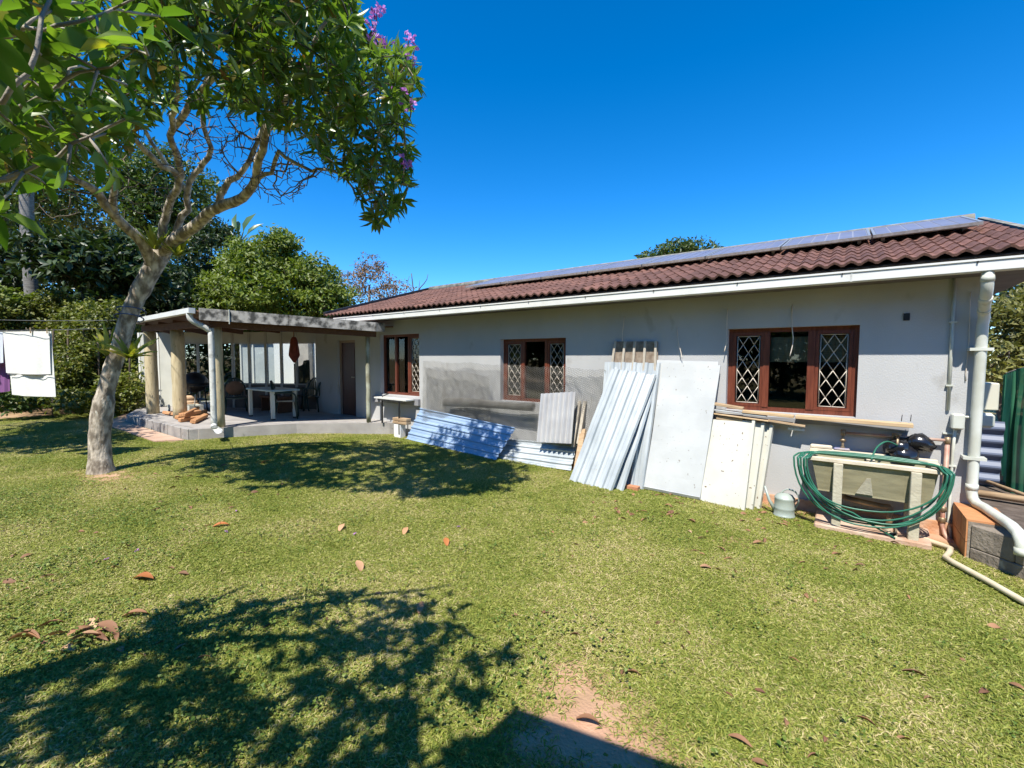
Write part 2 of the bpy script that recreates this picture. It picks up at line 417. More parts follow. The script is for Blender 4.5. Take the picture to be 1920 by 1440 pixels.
def scatter_lawn(name, tufts, dens_fn, density, region, cell, material, label, smin, smax):
    V = []; F = []; ids = []; dens = []
    for k, (tv, tf) in enumerate(tufts):
        o = len(V); V += [tuple(p) for p in tv]; F += [tuple(i + o for i in f) for f in tf]; ids += [k] * len(tv); dens += [0.0] * len(tv)
    x0, y0, x1, y1 = region; nxx = int((x1 - x0) / cell); nyy = int((y1 - y0) / cell); o = len(V)
    for j in range(nyy + 1):
        for i in range(nxx + 1):
            x = x0 + i * cell; y = y0 + j * cell; V.append((x, y, ground_z(x, y) + lump(x, y) + 0.002)); ids.append(-1); dens.append(dens_fn(x, y))
    for j in range(nyy):
        for i in range(nxx):
            a = o + j * (nxx + 1) + i; q = (a, a + 1, a + nxx + 2, a + nxx + 1)
            if max(dens[t] for t in q) > 0: F.append(q)
    me = bpy.data.meshes.new(name); me.from_pydata(V, [], F)
    at = me.attributes.new("tuft", 'INT', 'POINT'); at.data.foreach_set("value", ids)
    at = me.attributes.new("dens", 'FLOAT', 'POINT'); at.data.foreach_set("value", dens)
    me.materials.append(material)
    o = bpy.data.objects.new(name, me); COL.objects.link(o); tag(o, label, name.replace('_', ' '), kind='stuff')
    ng = bpy.data.node_groups.new(name, 'GeometryNodeTree')
    ng.interface.new_socket("Geometry", in_out='INPUT', socket_type='NodeSocketGeometry')
    ng.interface.new_socket("Geometry", in_out='OUTPUT', socket_type='NodeSocketGeometry')
    N, L = ng.nodes.new, ng.links.new
    gi = N("NodeGroupInput"); go = N("NodeGroupOutput")
    na = N("GeometryNodeInputNamedAttribute"); na.data_type = 'INT'; na.inputs["Name"].default_value = "tuft"
    cp = N("FunctionNodeCompare"); cp.data_type = 'INT'; cp.operation = 'GREATER_EQUAL'; cp.inputs[3].default_value = 0
    L(na.outputs["Attribute"], cp.inputs[2])
    sp = N("GeometryNodeSeparateGeometry"); sp.domain = 'POINT'
    L(gi.outputs[0], sp.inputs["Geometry"]); L(cp.outputs[0], sp.inputs["Selection"])
    si = N("GeometryNodeSplitToInstances"); si.domain = 'POINT'
    na2 = N("GeometryNodeInputNamedAttribute"); na2.data_type = 'INT'; na2.inputs["Name"].default_value = "tuft"
    L(sp.outputs["Selection"], si.inputs["Geometry"]); L(na2.outputs["Attribute"], si.inputs["Group ID"])
    ds = N("GeometryNodeDistributePointsOnFaces"); ds.distribute_method = 'RANDOM'
    L(sp.outputs["Inverted"], ds.inputs["Mesh"])
    nd = N("GeometryNodeInputNamedAttribute"); nd.data_type = 'FLOAT'; nd.inputs["Name"].default_value = "dens"
    mu = N("ShaderNodeMath"); mu.operation = 'MULTIPLY'; mu.inputs[1].default_value = density
    L(nd.outputs["Attribute"], mu.inputs[0]); L(mu.outputs[0], ds.inputs["Density"])
    io = N("GeometryNodeInstanceOnPoints"); io.inputs["Pick Instance"].default_value = True
    rv = N("FunctionNodeRandomValue"); rv.data_type = 'FLOAT_VECTOR'
    rv.inputs[0].default_value = (-0.12, -0.12, 0); rv.inputs[1].default_value = (0.12, 0.12, 6.283)
    rs = N("FunctionNodeRandomValue"); rs.data_type = 'FLOAT'; rs.inputs[2].default_value = smin; rs.inputs[3].default_value = smax
    L(ds.outputs["Points"], io.inputs["Points"]); L(si.outputs["Instances"], io.inputs["Instance"])
    ri = N("FunctionNodeRandomValue"); ri.data_type = 'INT'; ri.inputs[4].default_value = 0; ri.inputs[5].default_value = len(tufts) - 1
    L(ri.outputs[2], io.inputs["Instance Index"])
    L(rv.outputs[0], io.inputs["Rotation"]); L(rs.outputs[1], io.inputs["Scale"]); L(io.outputs[0], go.inputs[0])
    mod = o.modifiers.new("scatter", 'NODES'); mod.node_group = ng
    return o
def grass_mat(name, c1, c2, c3, trans):
    m, nt, out = new_mat(name)
    N, L = nt.nodes.new, nt.links.new
    ge = N("ShaderNodeNewGeometry"); oi = N("ShaderNodeObjectInfo")
    ad = N("ShaderNodeMath"); ad.operation = 'ADD'; L(ge.outputs["Random Per Island"], ad.inputs[0]); L(oi.outputs["Random"], ad.inputs[1])
    fr = N("ShaderNodeMath"); fr.operation = 'FRACT'; L(ad.outputs[0], fr.inputs[0])
    nz = N("ShaderNodeTexNoise"); nz.inputs["Scale"].default_value = 0.9; nz.inputs["Detail"].default_value = 5; L(ge.outputs["Position"], nz.inputs["Vector"])
    mr = N("ShaderNodeMapRange"); mr.inputs["From Min"].default_value = 0.3; mr.inputs["From Max"].default_value = 0.7; mr.inputs["To Min"].default_value = -0.34; mr.inputs["To Max"].default_value = 0.30
    L(nz.outputs["Fac"], mr.inputs["Value"])
    a2 = N("ShaderNodeMath"); a2.operation = 'ADD'; a2.use_clamp = True; L(fr.outputs[0], a2.inputs[0]); L(mr.outputs[0], a2.inputs[1])
    rp = N("ShaderNodeValToRGB"); rp.color_ramp.elements[0].color = c4(c1); rp.color_ramp.elements[1].color = c4(c3)
    e = rp.color_ramp.elements.new(0.66); e.color = c4(c2)
    L(a2.outputs[0], rp.inputs["Fac"])
    p = N("ShaderNodeBsdfPrincipled"); p.inputs["Roughness"].default_value = 0.5; p.inputs["Specular IOR Level"].default_value = 0.3; L(rp.outputs["Color"], p.inputs["Base Color"])
    t = N("ShaderNodeBsdfTranslucent"); L(rp.outputs["Color"], t.inputs["Color"])
    mx = N("ShaderNodeMixShader"); mx.inputs[0].default_value = trans; L(p.outputs[0], mx.inputs[1]); L(t.outputs[0], mx.inputs[2]); L(mx.outputs[0], out.inputs["Surface"])
    return m
def seen(x, y, margin=60):
    c = ROT.T @ (np.array((x, y, ground_z(x, y))) - CAM)
    if c[2] > -0.3: return False
    px = PCX + FPX * c[0] / -c[2]; return -margin * 3 < px < 1920 + margin * 3
def lawn_d(x, y):
    if not seen(x, y) or x < -18 or x > 3.2 or y < -0.9: return 0.0
    if inpoly(x, y, PATIO) or inpoly(x, y, SAND): return 0.0
    if y > 6.5 and x > -8.3: return 0.0
    if x > 0.95 and y > 6.05 - (x - 1.03) * 1.1: return 0.0
    if x > -0.25 and x < 0.95 and y > 6.02: return 0.0
    k = 1.0 - bare(x, y) * 1.15
    if y > 6.0 and x > -8: k *= 0.5
    return max(0.0, k)
g_mat = grass_mat("lawn_grass", (0.155, 0.21, 0.028), (0.385, 0.40, 0.082), (0.62, 0.51, 0.27), 0.32)
tufts = [blade_tuft(46, 0.085, 0.022, 0.046, 0.0046, 0.8, 1.5, k) for k in range(6)]
scatter_lawn("grass", tufts, lawn_d, 850, (-18, -1, 3.2, 7), 0.2, g_mat, "short yellow green lawn grass covering the garden", 0.75, 1.25)
w_mat = grass_mat("lawn_weed", (0.095, 0.165, 0.026), (0.19, 0.25, 0.045), (0.34, 0.36, 0.09), 0.25)
def weed_d(x, y):
    d = lawn_d(x, y)
    if d <= 0 or y > 5: return 0.0
    k = math.sin(1.9 * x + 0.7) * math.sin(2.3 * y + 0.4 * x) + 0.6 * math.sin(4.1 * x - 2.2 * y)
    near = max(0.0, min(1.0, (2.9 - y - 0.12 * (x + 3) ** 2 * 0.2) / 2.0))
    return d * max(0.0, min(1.0, 0.35 + 0.55 * k)) * (0.12 + 0.88 * near)
rt = [round_tuft(12, 0.1, 0.005, 0.011, 40 + k) for k in range(4)]
scatter_lawn("clover", rt, weed_d, 170, (-18, -1, 3.2, 5.2), 0.2, w_mat, "small round leaved weeds growing among the lawn grass", 0.8, 1.4)
# ------------------------------------------------------------------ the long white house
house = thing("house", "long single storey white house with brown tiled roof and red brown timber windows", "house", (-4.6, D, 0))
XL, XR = -11.75, 1.185
OPEN = [(-10.68, -9.90, 0.40, 2.365), (-8.888, -7.522, 1.051, 2.457), (-5.245, -3.824, 1.112, 2.268), (-1.287, 0.144, 1.213, 2.318)]
def wall_with_openings(mb, x0, x1, z0, z1, y0, y1, ops):
    xs = x0
    for a, b, c, d in ops:
        mb.box((xs, y0, z0), (a, y1, z1)); mb.box((a, y0, z0), (b, y1, c)); mb.box((a, y0, d), (b, y1, z1)); xs = b
    mb.box((xs, y0, z0), (x1, y1, z1))
mb = MB(); wall_with_openings(mb, XL, XR, -0.12, 2.80, D, D + 0.22, OPEN)
mb.box((XR - 0.22, D + 0.22, -0.12), (XR, 13.0, 2.80)); mb.box((XL, D + 0.22, -0.12), (XL + 0.2, 13.0, 2.80)); mb.box((XL + 0.2, 12.8, -0.12), (XR - 0.22, 13.0, 2.80))
for xa, xb in ((XR - 0.2, XR - 0.01), (-10.3, -10.1)):
    mb.add([(xa, D + .02, 2.80), (xa, 12.98, 2.80), (xa, 9.75, 3.86), (xb, D + .02, 2.80), (xb, 12.98, 2.80), (xb, 9.75, 3.86)], [(0, 2, 1), (3, 4, 5), (0, 3, 5, 2), (1, 2, 5, 4), (0, 1, 4, 3)])
wall_o = mb.build("wall", plaster, house)
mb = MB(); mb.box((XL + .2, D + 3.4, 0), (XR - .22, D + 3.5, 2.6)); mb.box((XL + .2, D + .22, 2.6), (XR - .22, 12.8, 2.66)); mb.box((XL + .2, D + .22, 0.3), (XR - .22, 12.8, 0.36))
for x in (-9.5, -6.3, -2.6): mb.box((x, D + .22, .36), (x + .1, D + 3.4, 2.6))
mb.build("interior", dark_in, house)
mb = MB(); mb.box((-1.0, D - 0.05, -0.1), (XR - .05, D - 0.003, 0.13)); mb.box((-7.9, D - 0.03, -0.1), (-1.002, D - .003, 0.16))
plinth_m = mat("orange_plinth", (0.50, 0.25, 0.13), (0.60, 0.42, 0.30), scale=5, rough=0.9, bump=0.4, bscale=30)
mb.build("plinth", plinth_m, house)
# windows
def diamond_bars(x0, x1, z0, z1, y, nx, nz, parent):
    mb = MB(); r = 0.0048
    for x in (x0, x1): mb.tube([(x, y, z0), (x, y, z1)], r * 1.2, 5)
    for z in (z0, z1): mb.tube([(x0, y, z), (x1, y, z)], r * 1.2, 5)
    dx = (x1 - x0) / nx; dz = (z1 - z0) / nz
    for i in range(nx):
        for j in range(nz):
            xa, za = x0 + i * dx, z0 + j * dz
            if (i + j) % 2 == 0: mb.tube([(xa, y, za), (xa + dx, y, za + dz)], r, 5)
            else: mb.tube([(xa + dx, y, za), (xa, y, za + dz)], r, 5)
    return mb.build("burglar_bar", iron, parent)
curtain_m = mat("white_net_curtain", (0.7, 0.7, 0.68), (0.55, 0.55, 0.54), scale=3, stretch=(30, 30, 1), rough=0.9)
blind_m = mat("brown_bamboo_blind", (0.55, 0.42, 0.24), (0.40, 0.29, 0.16), scale=3, stretch=(2, 2, 60), rough=0.9)
def curtain(x0, x1, z0, z1, y, m, parent, name="curtain"):
    mb = MB(); n = 14
    for i in range(n + 1):
        t = i / n; x = x0 + (x1 - x0) * t; yy = y + 0.018 * math.sin(t * 26)
        mb.v += [(x, yy, z0), (x, yy, z1)]
    for i in range(n): mb.f.append((2 * i, 2 * i + 2, 2 * i + 3, 2 * i + 1)); mb.sm.append(True)
    return mb.build(name, m, parent)
def window(x0, x1, z0, z1, mull, bars, label):
    y0, y1 = D + 0.10, D + 0.16; w = 0.055
    f = MB(); f.box((x0, y0, z0), (x1, y1, z0 + w)); f.box((x0, y0, z1 - w), (x1, y1, z1))
    f.box((x0, y0, z0 + w), (x0 + w, y1, z1 - w)); f.box((x1 - w, y0, z0 + w), (x1, y1, z1 - w))
    fr = f.build("window", meranti, house); tag(fr, label)
    e = [(x0 + w)] ; bays = []
    for a, b in mull: bays.append((e[-1], a)); e.append(b)
    bays.append((e[-1], x1 - w))
    for a, b in mull:
        m_ = MB(); m_.box((a, y0 - 0.012, z0 + w), (b, y1 + 0.005, z1 - w)); m_.build("mullion", meranti, fr)
    for i, (a, b) in enumerate(bays):
        if bars[i]:                                              # opening casement: own sash
            s = MB(); q = 0.038; ya, yb = y0 - 0.004, y0 + 0.03
            s.box((a + .002, ya, z0 + w + .002), (b - .002, yb, z0 + w + q)); s.box((a + .002, ya, z1 - w - q), (b - .002, yb, z1 - w - .002))
            s.box((a + .002, ya, z0 + w + q), (a + q, yb, z1 - w - q)); s.box((b - q, ya, z0 + w + q), (b - .002, yb, z1 - w - q))
            s.build("sash", meranti, fr)
            nx = max(2, 2 * round((b - a) / 0.26)); nz = 2 * round((z1 - z0) / 0.25)
            diamond_bars(a + q + .015, b - q - .015, z0 + w + q + .01, z1 - w - q - .01, y0 + 0.02, 4, nz, fr)
        g = MB(); g.box((a + .003, y0 + 0.032, z0 + w), (b - .003, y0 + 0.037, z1 - w)); g.build("pane", glass, fr)
    return fr, bays
w1, b1 = window(*OPEN[1][:2], *OPEN[1][2:], [(-8.46, -8.405), (-8.0, -7.945)], [0, 0, 1], "window nearest the porch with a grey sill")
w2, b2 = window(*OPEN[2][:2], *OPEN[2][2:], [(-4.80, -4.745), (-4.305, -4.25)], [1, 0, 1], "window half hidden by wire netting")
w3, b3 = window(*OPEN[3][:2], *OPEN[3][2:], [(-0.857, -0.79), (-0.368, -0.288)], [1, 0, 1], "window with a bamboo blind above the stacked planks")
curtain(-0.79, -0.3, 1.87, 2.2, D + 0.2, blind_m, w3, "blind"); curtain(-0.26, 0.05, 1.87, 2.2, D + 0.215, blind_m, w3, "blind")
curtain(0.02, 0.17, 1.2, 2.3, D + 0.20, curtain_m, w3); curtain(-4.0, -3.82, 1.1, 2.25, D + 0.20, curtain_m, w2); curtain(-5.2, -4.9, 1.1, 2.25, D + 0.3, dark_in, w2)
curtain(-8.86, -8.5, 1.05, 2.4, D + 0.3, mat("dark_curtain", (0.09, 0.05, 0.045), (0.15, 0.09, 0.07), scale=9, rough=0.9), w1)
sill_m = mat("grey_sill", (0.22, 0.22, 0.235), (0.30, 0.30, 0.31), scale=4, rough=0.8)
mb = MB(); mb.box((-9.12, D - 0.07, 0.86), (-7.49, D - 0.003, 1.0)); mb.build("sill", sill_m, w1)
mb = MB(); mb.box((-1.30, D - 0.05, 1.10), (0.62, D - 0.003, 1.155)); mb.build("sill", sill_m, w3)
# door in the shade of the porch
x0, x1, z0, z1 = OPEN[0]
mb = MB(); mb.box((x0, D + .06, z0), (x0 + .06, D + .16, z1)); mb.box((x1 - .06, D + .06, z0), (x1, D + .16, z1)); mb.box((x0 + .06, D + .06, z1 - .06), (x1 - .06, D + .16, z1))
dfr = mb.build("door_frame", mat("pale_door_frame", (0.30, 0.22, 0.17), rough=0.6), house)
mb = MB(); mb.box((x0 + .062, D + .09, z0 + .01), (x1 - .062, D + .13, z1 - .062))
for za, zb in ((.12, .7), (.8, 1.75)):
    mb.box((x0 + .15, D + .08, z0 + za), (x1 - .15, D + .0898, z0 + zb))
dr = mb.build("door", door_m, house)
MB().tube([(x1 - .12, D + .06, 1.42), (x1 - .12, D + .03, 1.42), (x1 - .22, D + .03, 1.42)], .01, 6).build("handle", iron, dr)
# roof
EY, EZ, RY = 6.20, 2.952, 9.75
PITCH = math.radians(16.7); TP = math.tan(PITCH)
VL, VR = -10.41, 1.52
def roof_z(y): return EZ + TP * (y - EY)
mb = MB(); RZ = roof_z(RY)
mb.add([(VL, EY + .04, EZ - .045), (VR, EY + .04, EZ - .045), (VR, RY, RZ - .045), (VL, RY, RZ - .045), (VR, 2 * RY - EY, EZ - .045), (VL, 2 * RY - EY, EZ - .045)], [(0, 1, 2, 3), (3, 2, 4, 5)])
roof = mb.build("roof", soffit_m, house)
# concrete tiles: two rolls each
TW = (VR - VL) / 40; EXPO = 0.335; TL = 0.375
def tile_geo():
    V = []; F = []; n = 10
    for i in range(n + 1):
        x = TW * i / n; z = 0.021 * math.cos(2 * PI * 2 * i / n)
        V += [(x, 0, z), (x, TL, z - 0.012), (x, 0.004, z - 0.028)]
    for i in range(n):
        a = 3 * i; F += [(a, a + 3, a + 4, a + 1), (a + 2, a + 5, a + 3, a)]
    return V, F
TV, TF = tile_geo()
tb = MB(); tb.add(TV, TF, False); tme = tb.mesh("roof_tile"); tme.materials.append(tile_m)
rows = 11; cells = []
for r_ in range(rows):
    for c_ in range(40):
        s = r_ * EXPO; y = EY + s * math.cos(PITCH); z = EZ + s * math.sin(PITCH)
        cells.append((np.linalg.norm(np.array((VL + (c_ + .5) * TW, y, z)) - CAM), VL + c_ * TW, y, z))
cells.sort()
rest = MB()
for k, (_, x, y, z) in enumerate(cells):
    R = Matrix.Translation((x, y, z + 0.022 + random.uniform(-.003, .003))) @ Matrix.Rotation(PITCH + random.uniform(-.012, .008), 4, 'X') @ Matrix.Rotation(random.uniform(-.006, .006), 4, 'Y')
    if k < 300: inst("roof_tile", tme, roof, R)
    else: rest.add([R @ Vector(v) for v in TV], TF)
tag(rest.build("roof_tile", tile_s, roof), kind='stuff')
mb = MB(); mb.beam((VR + .07, EY - .02, EZ + .012), (VR + .07, RY, RZ + .012), .07, .07, (0, -TP, 1)); mb.build("verge_cap", mossy, roof)
mb = MB(); mb.beam((VL - .05, EY + .02, EZ + .05), (VL - .05, RY, RZ + .05), .12, .09, (0, -TP, 1)); mb.build("verge_cap", black_m, roof)
mb = MB(); mb.tube([(VL, RY, RZ + .02), (VR, RY, RZ + .02)], .10, 8); mb.build("ridge_cap", mossy, roof)
# eave: fascia, soffit, gutter
mb = MB(); mb.box((VL, 6.30, 2.775), (VR + .16, 6.335, 2.93)); mb.box((VL, 6.335, 2.775), (VR + .06, D - .003, 2.795)); mb.box((XR, D, 2.775), (VR + .06, 13, 2.795)); mb.build("fascia", soffit_m, house)
GX0, GX1 = -10.0, 1.66
mb = MB()
mb.box((GX0, 6.180, 2.762), (GX1, 6.186, 2.856)); mb.box((GX0, 6.168, 2.856), (GX1, 6.190, 2.876)); mb.box((GX0, 6.186, 2.757), (GX1, 6.296, 2.763)); mb.box((GX0, 6.290, 2.763), (GX1, 6.296, 2.872))
mb.box((GX0 - .004, 6.186, 2.764), (GX0, 6.290, 2.868)); mb.box((GX1, 6.186, 2.764), (GX1 + .004, 6.290, 2.868))
gut = mb.build("gutter", white_paint, house)
for x in np.arange(-9.5, 1.6, 1.05):
    MB().box((x, 6.160, 2.842), (x + .012, 6.179, 2.856)).build("gutter_bracket", black_m, gut)
mb = MB(); mb.box((0.03, 6.1755, 2.754), (0.045, 6.1795, 2.87)); mb.build("gutter_joint", pvc_dirty, gut)
# downpipe on the right corner
px_ = [(1.09, 6.235, 2.757), (1.09, 6.235, 2.67), (1.093, 6.25, 2.60), (1.10, 6.32, 2.53), (1.13, 6.54, 2.40), (1.145, 6.595, 2.34), (1.14, 6.61, 2.26), (1.135, 6.612, 0.52), (1.145, 6.60, 0.45), (1.17, 6.54, 0.41), (1.205, 6.42, 0.408), (1.275, 5.86, 0.408), (1.29, 5.74, 0.385), (1.30, 5.67, 0.32), (1.30, 5.65, 0.22)]
dp = MB().tube(px_, 0.046, 14).build("downpipe", pvc, house)
for (a, b) in (((1.09, 6.235, 2.72), (1.09, 6.236, 2.66)), ((1.102, 6.33, 2.525), (1.11, 6.39, 2.49)), ((1.125, 6.50, 2.425), (1.13, 6.54, 2.40)), ((1.136, 6.612, .60), (1.136, 6.612, .54)), ((1.30, 5.655, .28), (1.30, 5.65, .218))):
    MB().tube([a, b], 0.051, 14).build("collar", pvc, dp)
MB().tube([(1.30, 5.65, .2195), (1.30, 5.65, .2165)], 0.044, 12).build("opening", black_m, dp)  # black disc stands in for the shaded inside of the pipe
for z in (2.0, 0.86): MB().box((1.05, 6.56, z), (1.225, D - .002, z + .03)).build("bracket", pvc, dp)
# services on the wall
MB().tube([(0.925, D - .018, 2.77), (0.93, D - .018, 1.36)], .016, 8).build("conduit", pvc, house)
MB().tube([(0.99, D - .05, 1.18), (0.985, D - .02, 0.9), (0.985, D - .02, 0.15), (1.0, D - .1, -.02)], .014, 8).build("conduit", pvc, house)
for z in (2.3, 1.62, .75, 1.1): MB().box((0.90, D - .036, z), (0.96 if z > 1.3 else 1.02, D - .002, z + .016)).build("conduit_clip", pvc, house)
mb = MB(); mb.box((0.95, D - .12, 1.17), (1.05, D - .003, 1.33)); bx = mb.build("electrical_box", pvc, house, bevel=.012)
MB().tube([(1.05, D - .06, 1.30), (1.11, D - .05, 1.30)], .014, 8).build("conduit", pvc, bx)
MB().tube([(1.05, D - .012, 2.62), (1.05, D - .02, 2.45), (1.058, D - .02, 2.1), (1.05, D - .012, 1.75), (1.053, D - .012, 1.68)], .005, 5).build("wire", iron, house)
mb = MB(); mb.box((.525, D - .012, 2.345), (.58, D - .003, 2.425)); mb.build("air_vent", black_m, house)
for pts in ([(1169, 592), (1169, 610), (1167, 625), (1167, 640)], [(1268, 612), (1272, 640), (1276, 658), (1279, 672)], [(1363, 578), (1363, 610), (1362, 640), (1358, 660)], [(1485, 570), (1485, 610), (1487, 640), (1481, 668)]):
    P = [onY(a, b, D - .03 - .02 * i) for i, (a, b) in enumerate(pts)]; P[0] = P[0] + np.array((0, .035, 0))
    MB().tube(spline(P, 4), .006, 5).build("wire", iron, house)
# solar panels on the roof
cell_m = mat("solar_cell", (0.16, 0.175, 0.245), (0.20, 0.21, 0.28), scale=3, rough=0.38, spec=0.4)  # lavender grey of the reflected sky is put into the base colour
back_m = mat("solar_backsheet", (0.32, 0.33, 0.38), rough=0.4)
alu = mat("aluminium", (0.62, 0.62, 0.60), (0.45, 0.45, 0.43), scale=20, rough=0.35, metal=0.6)
PY0, PLEN, PW = 7.95, 1.40, 1.055
ny = np.array((0, math.cos(PITCH), math.sin(PITCH))); nn = np.array((0, -math.sin(PITCH), math.cos(PITCH)))
def rp(x, s, h): return np.array((x, PY0, roof_z(PY0))) + ny * s + nn * h
place = ["right hand end of the row", "second from the right hand end of the row", "third from the right hand end of the row", "fourth from the right hand end of the row", "fifth from the right hand end of the row", "fourth from the left hand end of the row", "third from the left hand end of the row", "second from the left hand end of the row", "left hand end of the row nearest the porch"]
place = [place[0], place[1], place[2], place[3], "fourth from the far left end of the row", "third from the far left end of the row", "second from the far left end of the row", "far left end of the row"]
col_me = None
for k in range(8):
    xa = 1.32 - k * 1.078 - PW; xb = xa + PW
    sp_ = thing("solar_panel", "blue grey solar panel at the " + place[k] if k in (0, 7) else "blue grey solar panel, " + place[k], "solar panel", rp((xa + xb) / 2, 0, 0), "solar panels in a row on the roof")
    f = MB(); h0, h1 = .095, .135
    def slab(mb, x0, x1, s0, s1, a, b): mb.hexa([rp(x0, s0, a), rp(x1, s0, a), rp(x1, s1, a), rp(x0, s1, a), rp(x0, s0, b), rp(x1, s0, b), rp(x1, s1, b), rp(x0, s1, b)])
    slab(f, xa, xb, 0, .03, h0, h1); slab(f, xa, xb, PLEN - .03, PLEN, h0, h1); slab(f, xa, xa + .03, .03, PLEN - .03, h0, h1); slab(f, xb - .03, xb, .03, PLEN - .03, h0, h1)
    f.build("frame", alu, sp_)
    g = MB(); slab(g, xa + .03, xb - .03, .03, PLEN - .03, .11, .122); g.build("backing_sheet", back_m, sp_)
    cw = (PW - .06) / 6
    for c_ in range(6):
        b = MB(); slab(b, xa + .03 + c_ * cw + .008, xa + .03 + (c_ + 1) * cw - .008, .04, PLEN - .04, .123, .127); b.build("cell_strip", cell_m, sp_)
    r = MB()
    for s in (.3, 1.1): slab(r, xa - .01, xb + .01, s, s + .04, .055, .094)
    slab(r, xa + .1, xa + .14, .28, .40, .0, .054); slab(r, xb - .14, xb - .1, .28, .40, .0, .054)
    r.build("rail", alu, sp_)
# building behind the photographer (only its straight roof shadow is seen)
cot = thing("cottage", "building behind the viewer whose straight roof edge shades the bottom of the lawn", "building", (1.5, -2.5, 0))
tipS, endS = gr(968, 1322), gr(1290, 1440); tt = 2.98 / -SDIR[2]
e = (tipS - SDIR * tt)[:2]; u = (endS - tipS)[:2]; u /= np.linalg.norm(u); bk = np.array((-0.06, -1.0))
q = [e, e + u * 7, e + u * 7 + bk * 5, e + bk * 5]
mb = MB(); mb.prism(q[::-1] if False else [q[0], q[3], q[2], q[1]][::-1], 2.86, 2.98); mb.build("roof", mat("grey_roof_sheet", (0.25, 0.25, 0.25), rough=0.6), cot)
w0 = e + u * .5 + bk * 1.6
mb = MB(); mb.prism([w0, w0 + bk * 3, w0 + bk * 3 + u * 6, w0 + u * 6], -.1, 2.859); mb.build("wall", mat("brown_brick_wall", (0.10, 0.06, 0.045), (0.14, 0.085, 0.06), scale=9, rough=0.9), cot)
# ------------------------------------------------------------------ porch floor of concrete blocks
FZ = 0.42
def zf(px, py): return onZ(px, py, FZ)
conc = mat("block_concrete", (0.36, 0.34, 0.32), (0.26, 0.245, 0.235), scale=4, rough=0.9, bump=0.35, bscale=50, spots=(0.16, 0.15, 0.14), spot_scale=9, spot_lim=0.66, objvar=0.1)
paving = mat("porch_paving", (0.40, 0.375, 0.35), (0.30, 0.28, 0.265), scale=2.5, rough=0.85, bump=0.2)
porch = MB().prism([(-10.74, 3.52), (-9.95, 5.18), (-8.25, 6.62), (-8.22, 7.0), (-17.7, 7.6), (-17.6, 4.45), (-14.84, 3.42)], .05, FZ - .004).build("patio_floor", paving)
struct(porch)
def edge_blocks(a, b, n, seed, depth=.13):
    a = np.array(a); b = np.array(b); d = b - a; L_ = np.linalg.norm(d); d /= L_; nrm = np.array((-d[1], d[0])); r = random.Random(seed)
    cuts = [0] + [i / n + r.uniform(-.12, .12) / n for i in range(1, n)] + [1]
    for i in range(n):
        p = a + d * (cuts[i] * L_ + .011); q = a + d * (cuts[i + 1] * L_ - .011); j = r.uniform(-.008, .008); o = nrm * j
        P = [p + o, q + o, q + nrm * depth, p + nrm * depth]
        mb = MB().prism(P, .04, FZ + r.uniform(-.004, .004)); mb.build("block", conc, porch, bevel=.008)
edge_blocks((-10.84, 3.37), (-10.08, 5.14), 4, 1); edge_blocks((-10.07, 5.16), (-8.17, 6.68), 7, 2); edge_blocks((-17.85, 4.4), (-14.84, 3.26), 7, 3); edge_blocks((-14.82, 3.26), (-10.86, 3.36), 10, 4)
apron_m = mat("sandy_apron", (0.52, 0.36, 0.26), (0.42, 0.27, 0.19), scale=3, rough=0.95, bump=0.4, bscale=40)
mb = MB(); P = [(-17.6, 4.0), (-14.84, 2.80), (-11.2, 2.88), (-10.9, 3.3), (-14.84, 3.24), (-17.7, 4.3)]
struct(mb.prism(P, .0, [ground_z(*p) + .02 for p in P]).build("path", apron_m))
# ------------------------------------------------------------------ porch roof on posts
canopy = thing("porch_roof", "weathered flat porch roof with grey mouldy fascia on wooden posts", "porch", (-12, 5, FZ))
RP = [(-10.3, 3.45, 2.865), (-8.33, 6.15, 2.66), (-8.33, 6.64, 2.66), (-12.0, 6.68, 2.72), (-12.0, 7.1, 2.72), (-17.4, 4.75, 2.88), (-15.1, 3.5, 2.86)]
roofsheet = mat("weathered_roof_board", (0.16, 0.09, 0.06), (0.10, 0.06, 0.04), scale=3, rough=0.85)
fascia_m = mat("mouldy_fascia", (0.33, 0.32, 0.30), (0.045, 0.045, 0.042), scale=7, detail=8, rough=0.9, contrast=(0.42, 0.62), bump=0.2)
mb = MB(); mb.prism([p[:2] for p in RP], [p[2] - .05 for p in RP], [p[2] - .02 for p in RP]); mb.build("roof_sheet", roofsheet, canopy)
def plate(mb, a, b, za0, za1, zb0, zb1, th):
    a = np.array(a); b = np.array(b); d = (b - a) / np.linalg.norm(b - a); n_ = np.array((d[1], -d[0])) * th
    P = [(*a, za0), (*b, zb0), (*(b - n_), zb0), (*(a - n_), za0), (*a, za1), (*b, zb1), (*(b - n_), zb1), (*(a - n_), za1)]
    return mb.hexa(P)
plate(MB(), (-10.3, 3.45), (-9.35, 4.75), 2.655, 2.89, 2.58, 2.80, .025).build("fascia", fascia_m, canopy)
plate(MB(), (-9.345, 4.757), (-8.33, 6.15), 2.582, 2.80, 2.50, 2.695, .025).build("fascia", fascia_m, canopy)
plate(MB(), (-8.325, 6.155), (-8.325, 6.4), 2.50, 2.695, 2.50, 2.695, .025).build("fascia", fascia_m, canopy)
j = lerp((-10.3, 3.45), (-8.33, 6.15), .16)
MB().beam((j[0] + .012, j[1] - .014, 2.58), (j[0] + .012, j[1] - .014, 2.87), .012, .035, (.8, -.6, 0)).build("cover_strip", pvc, canopy)
wood_d = mat("dark_beam_timber", (0.16, 0.075, 0.04), (0.10, 0.045, 0.025), scale=3, stretch=(2, 12, 12), rough=0.8)
MB().beam((-15.0, 3.72, 2.66), (-10.45, 3.75, 2.62), .06, .15).build("beam", wood_d, canopy)
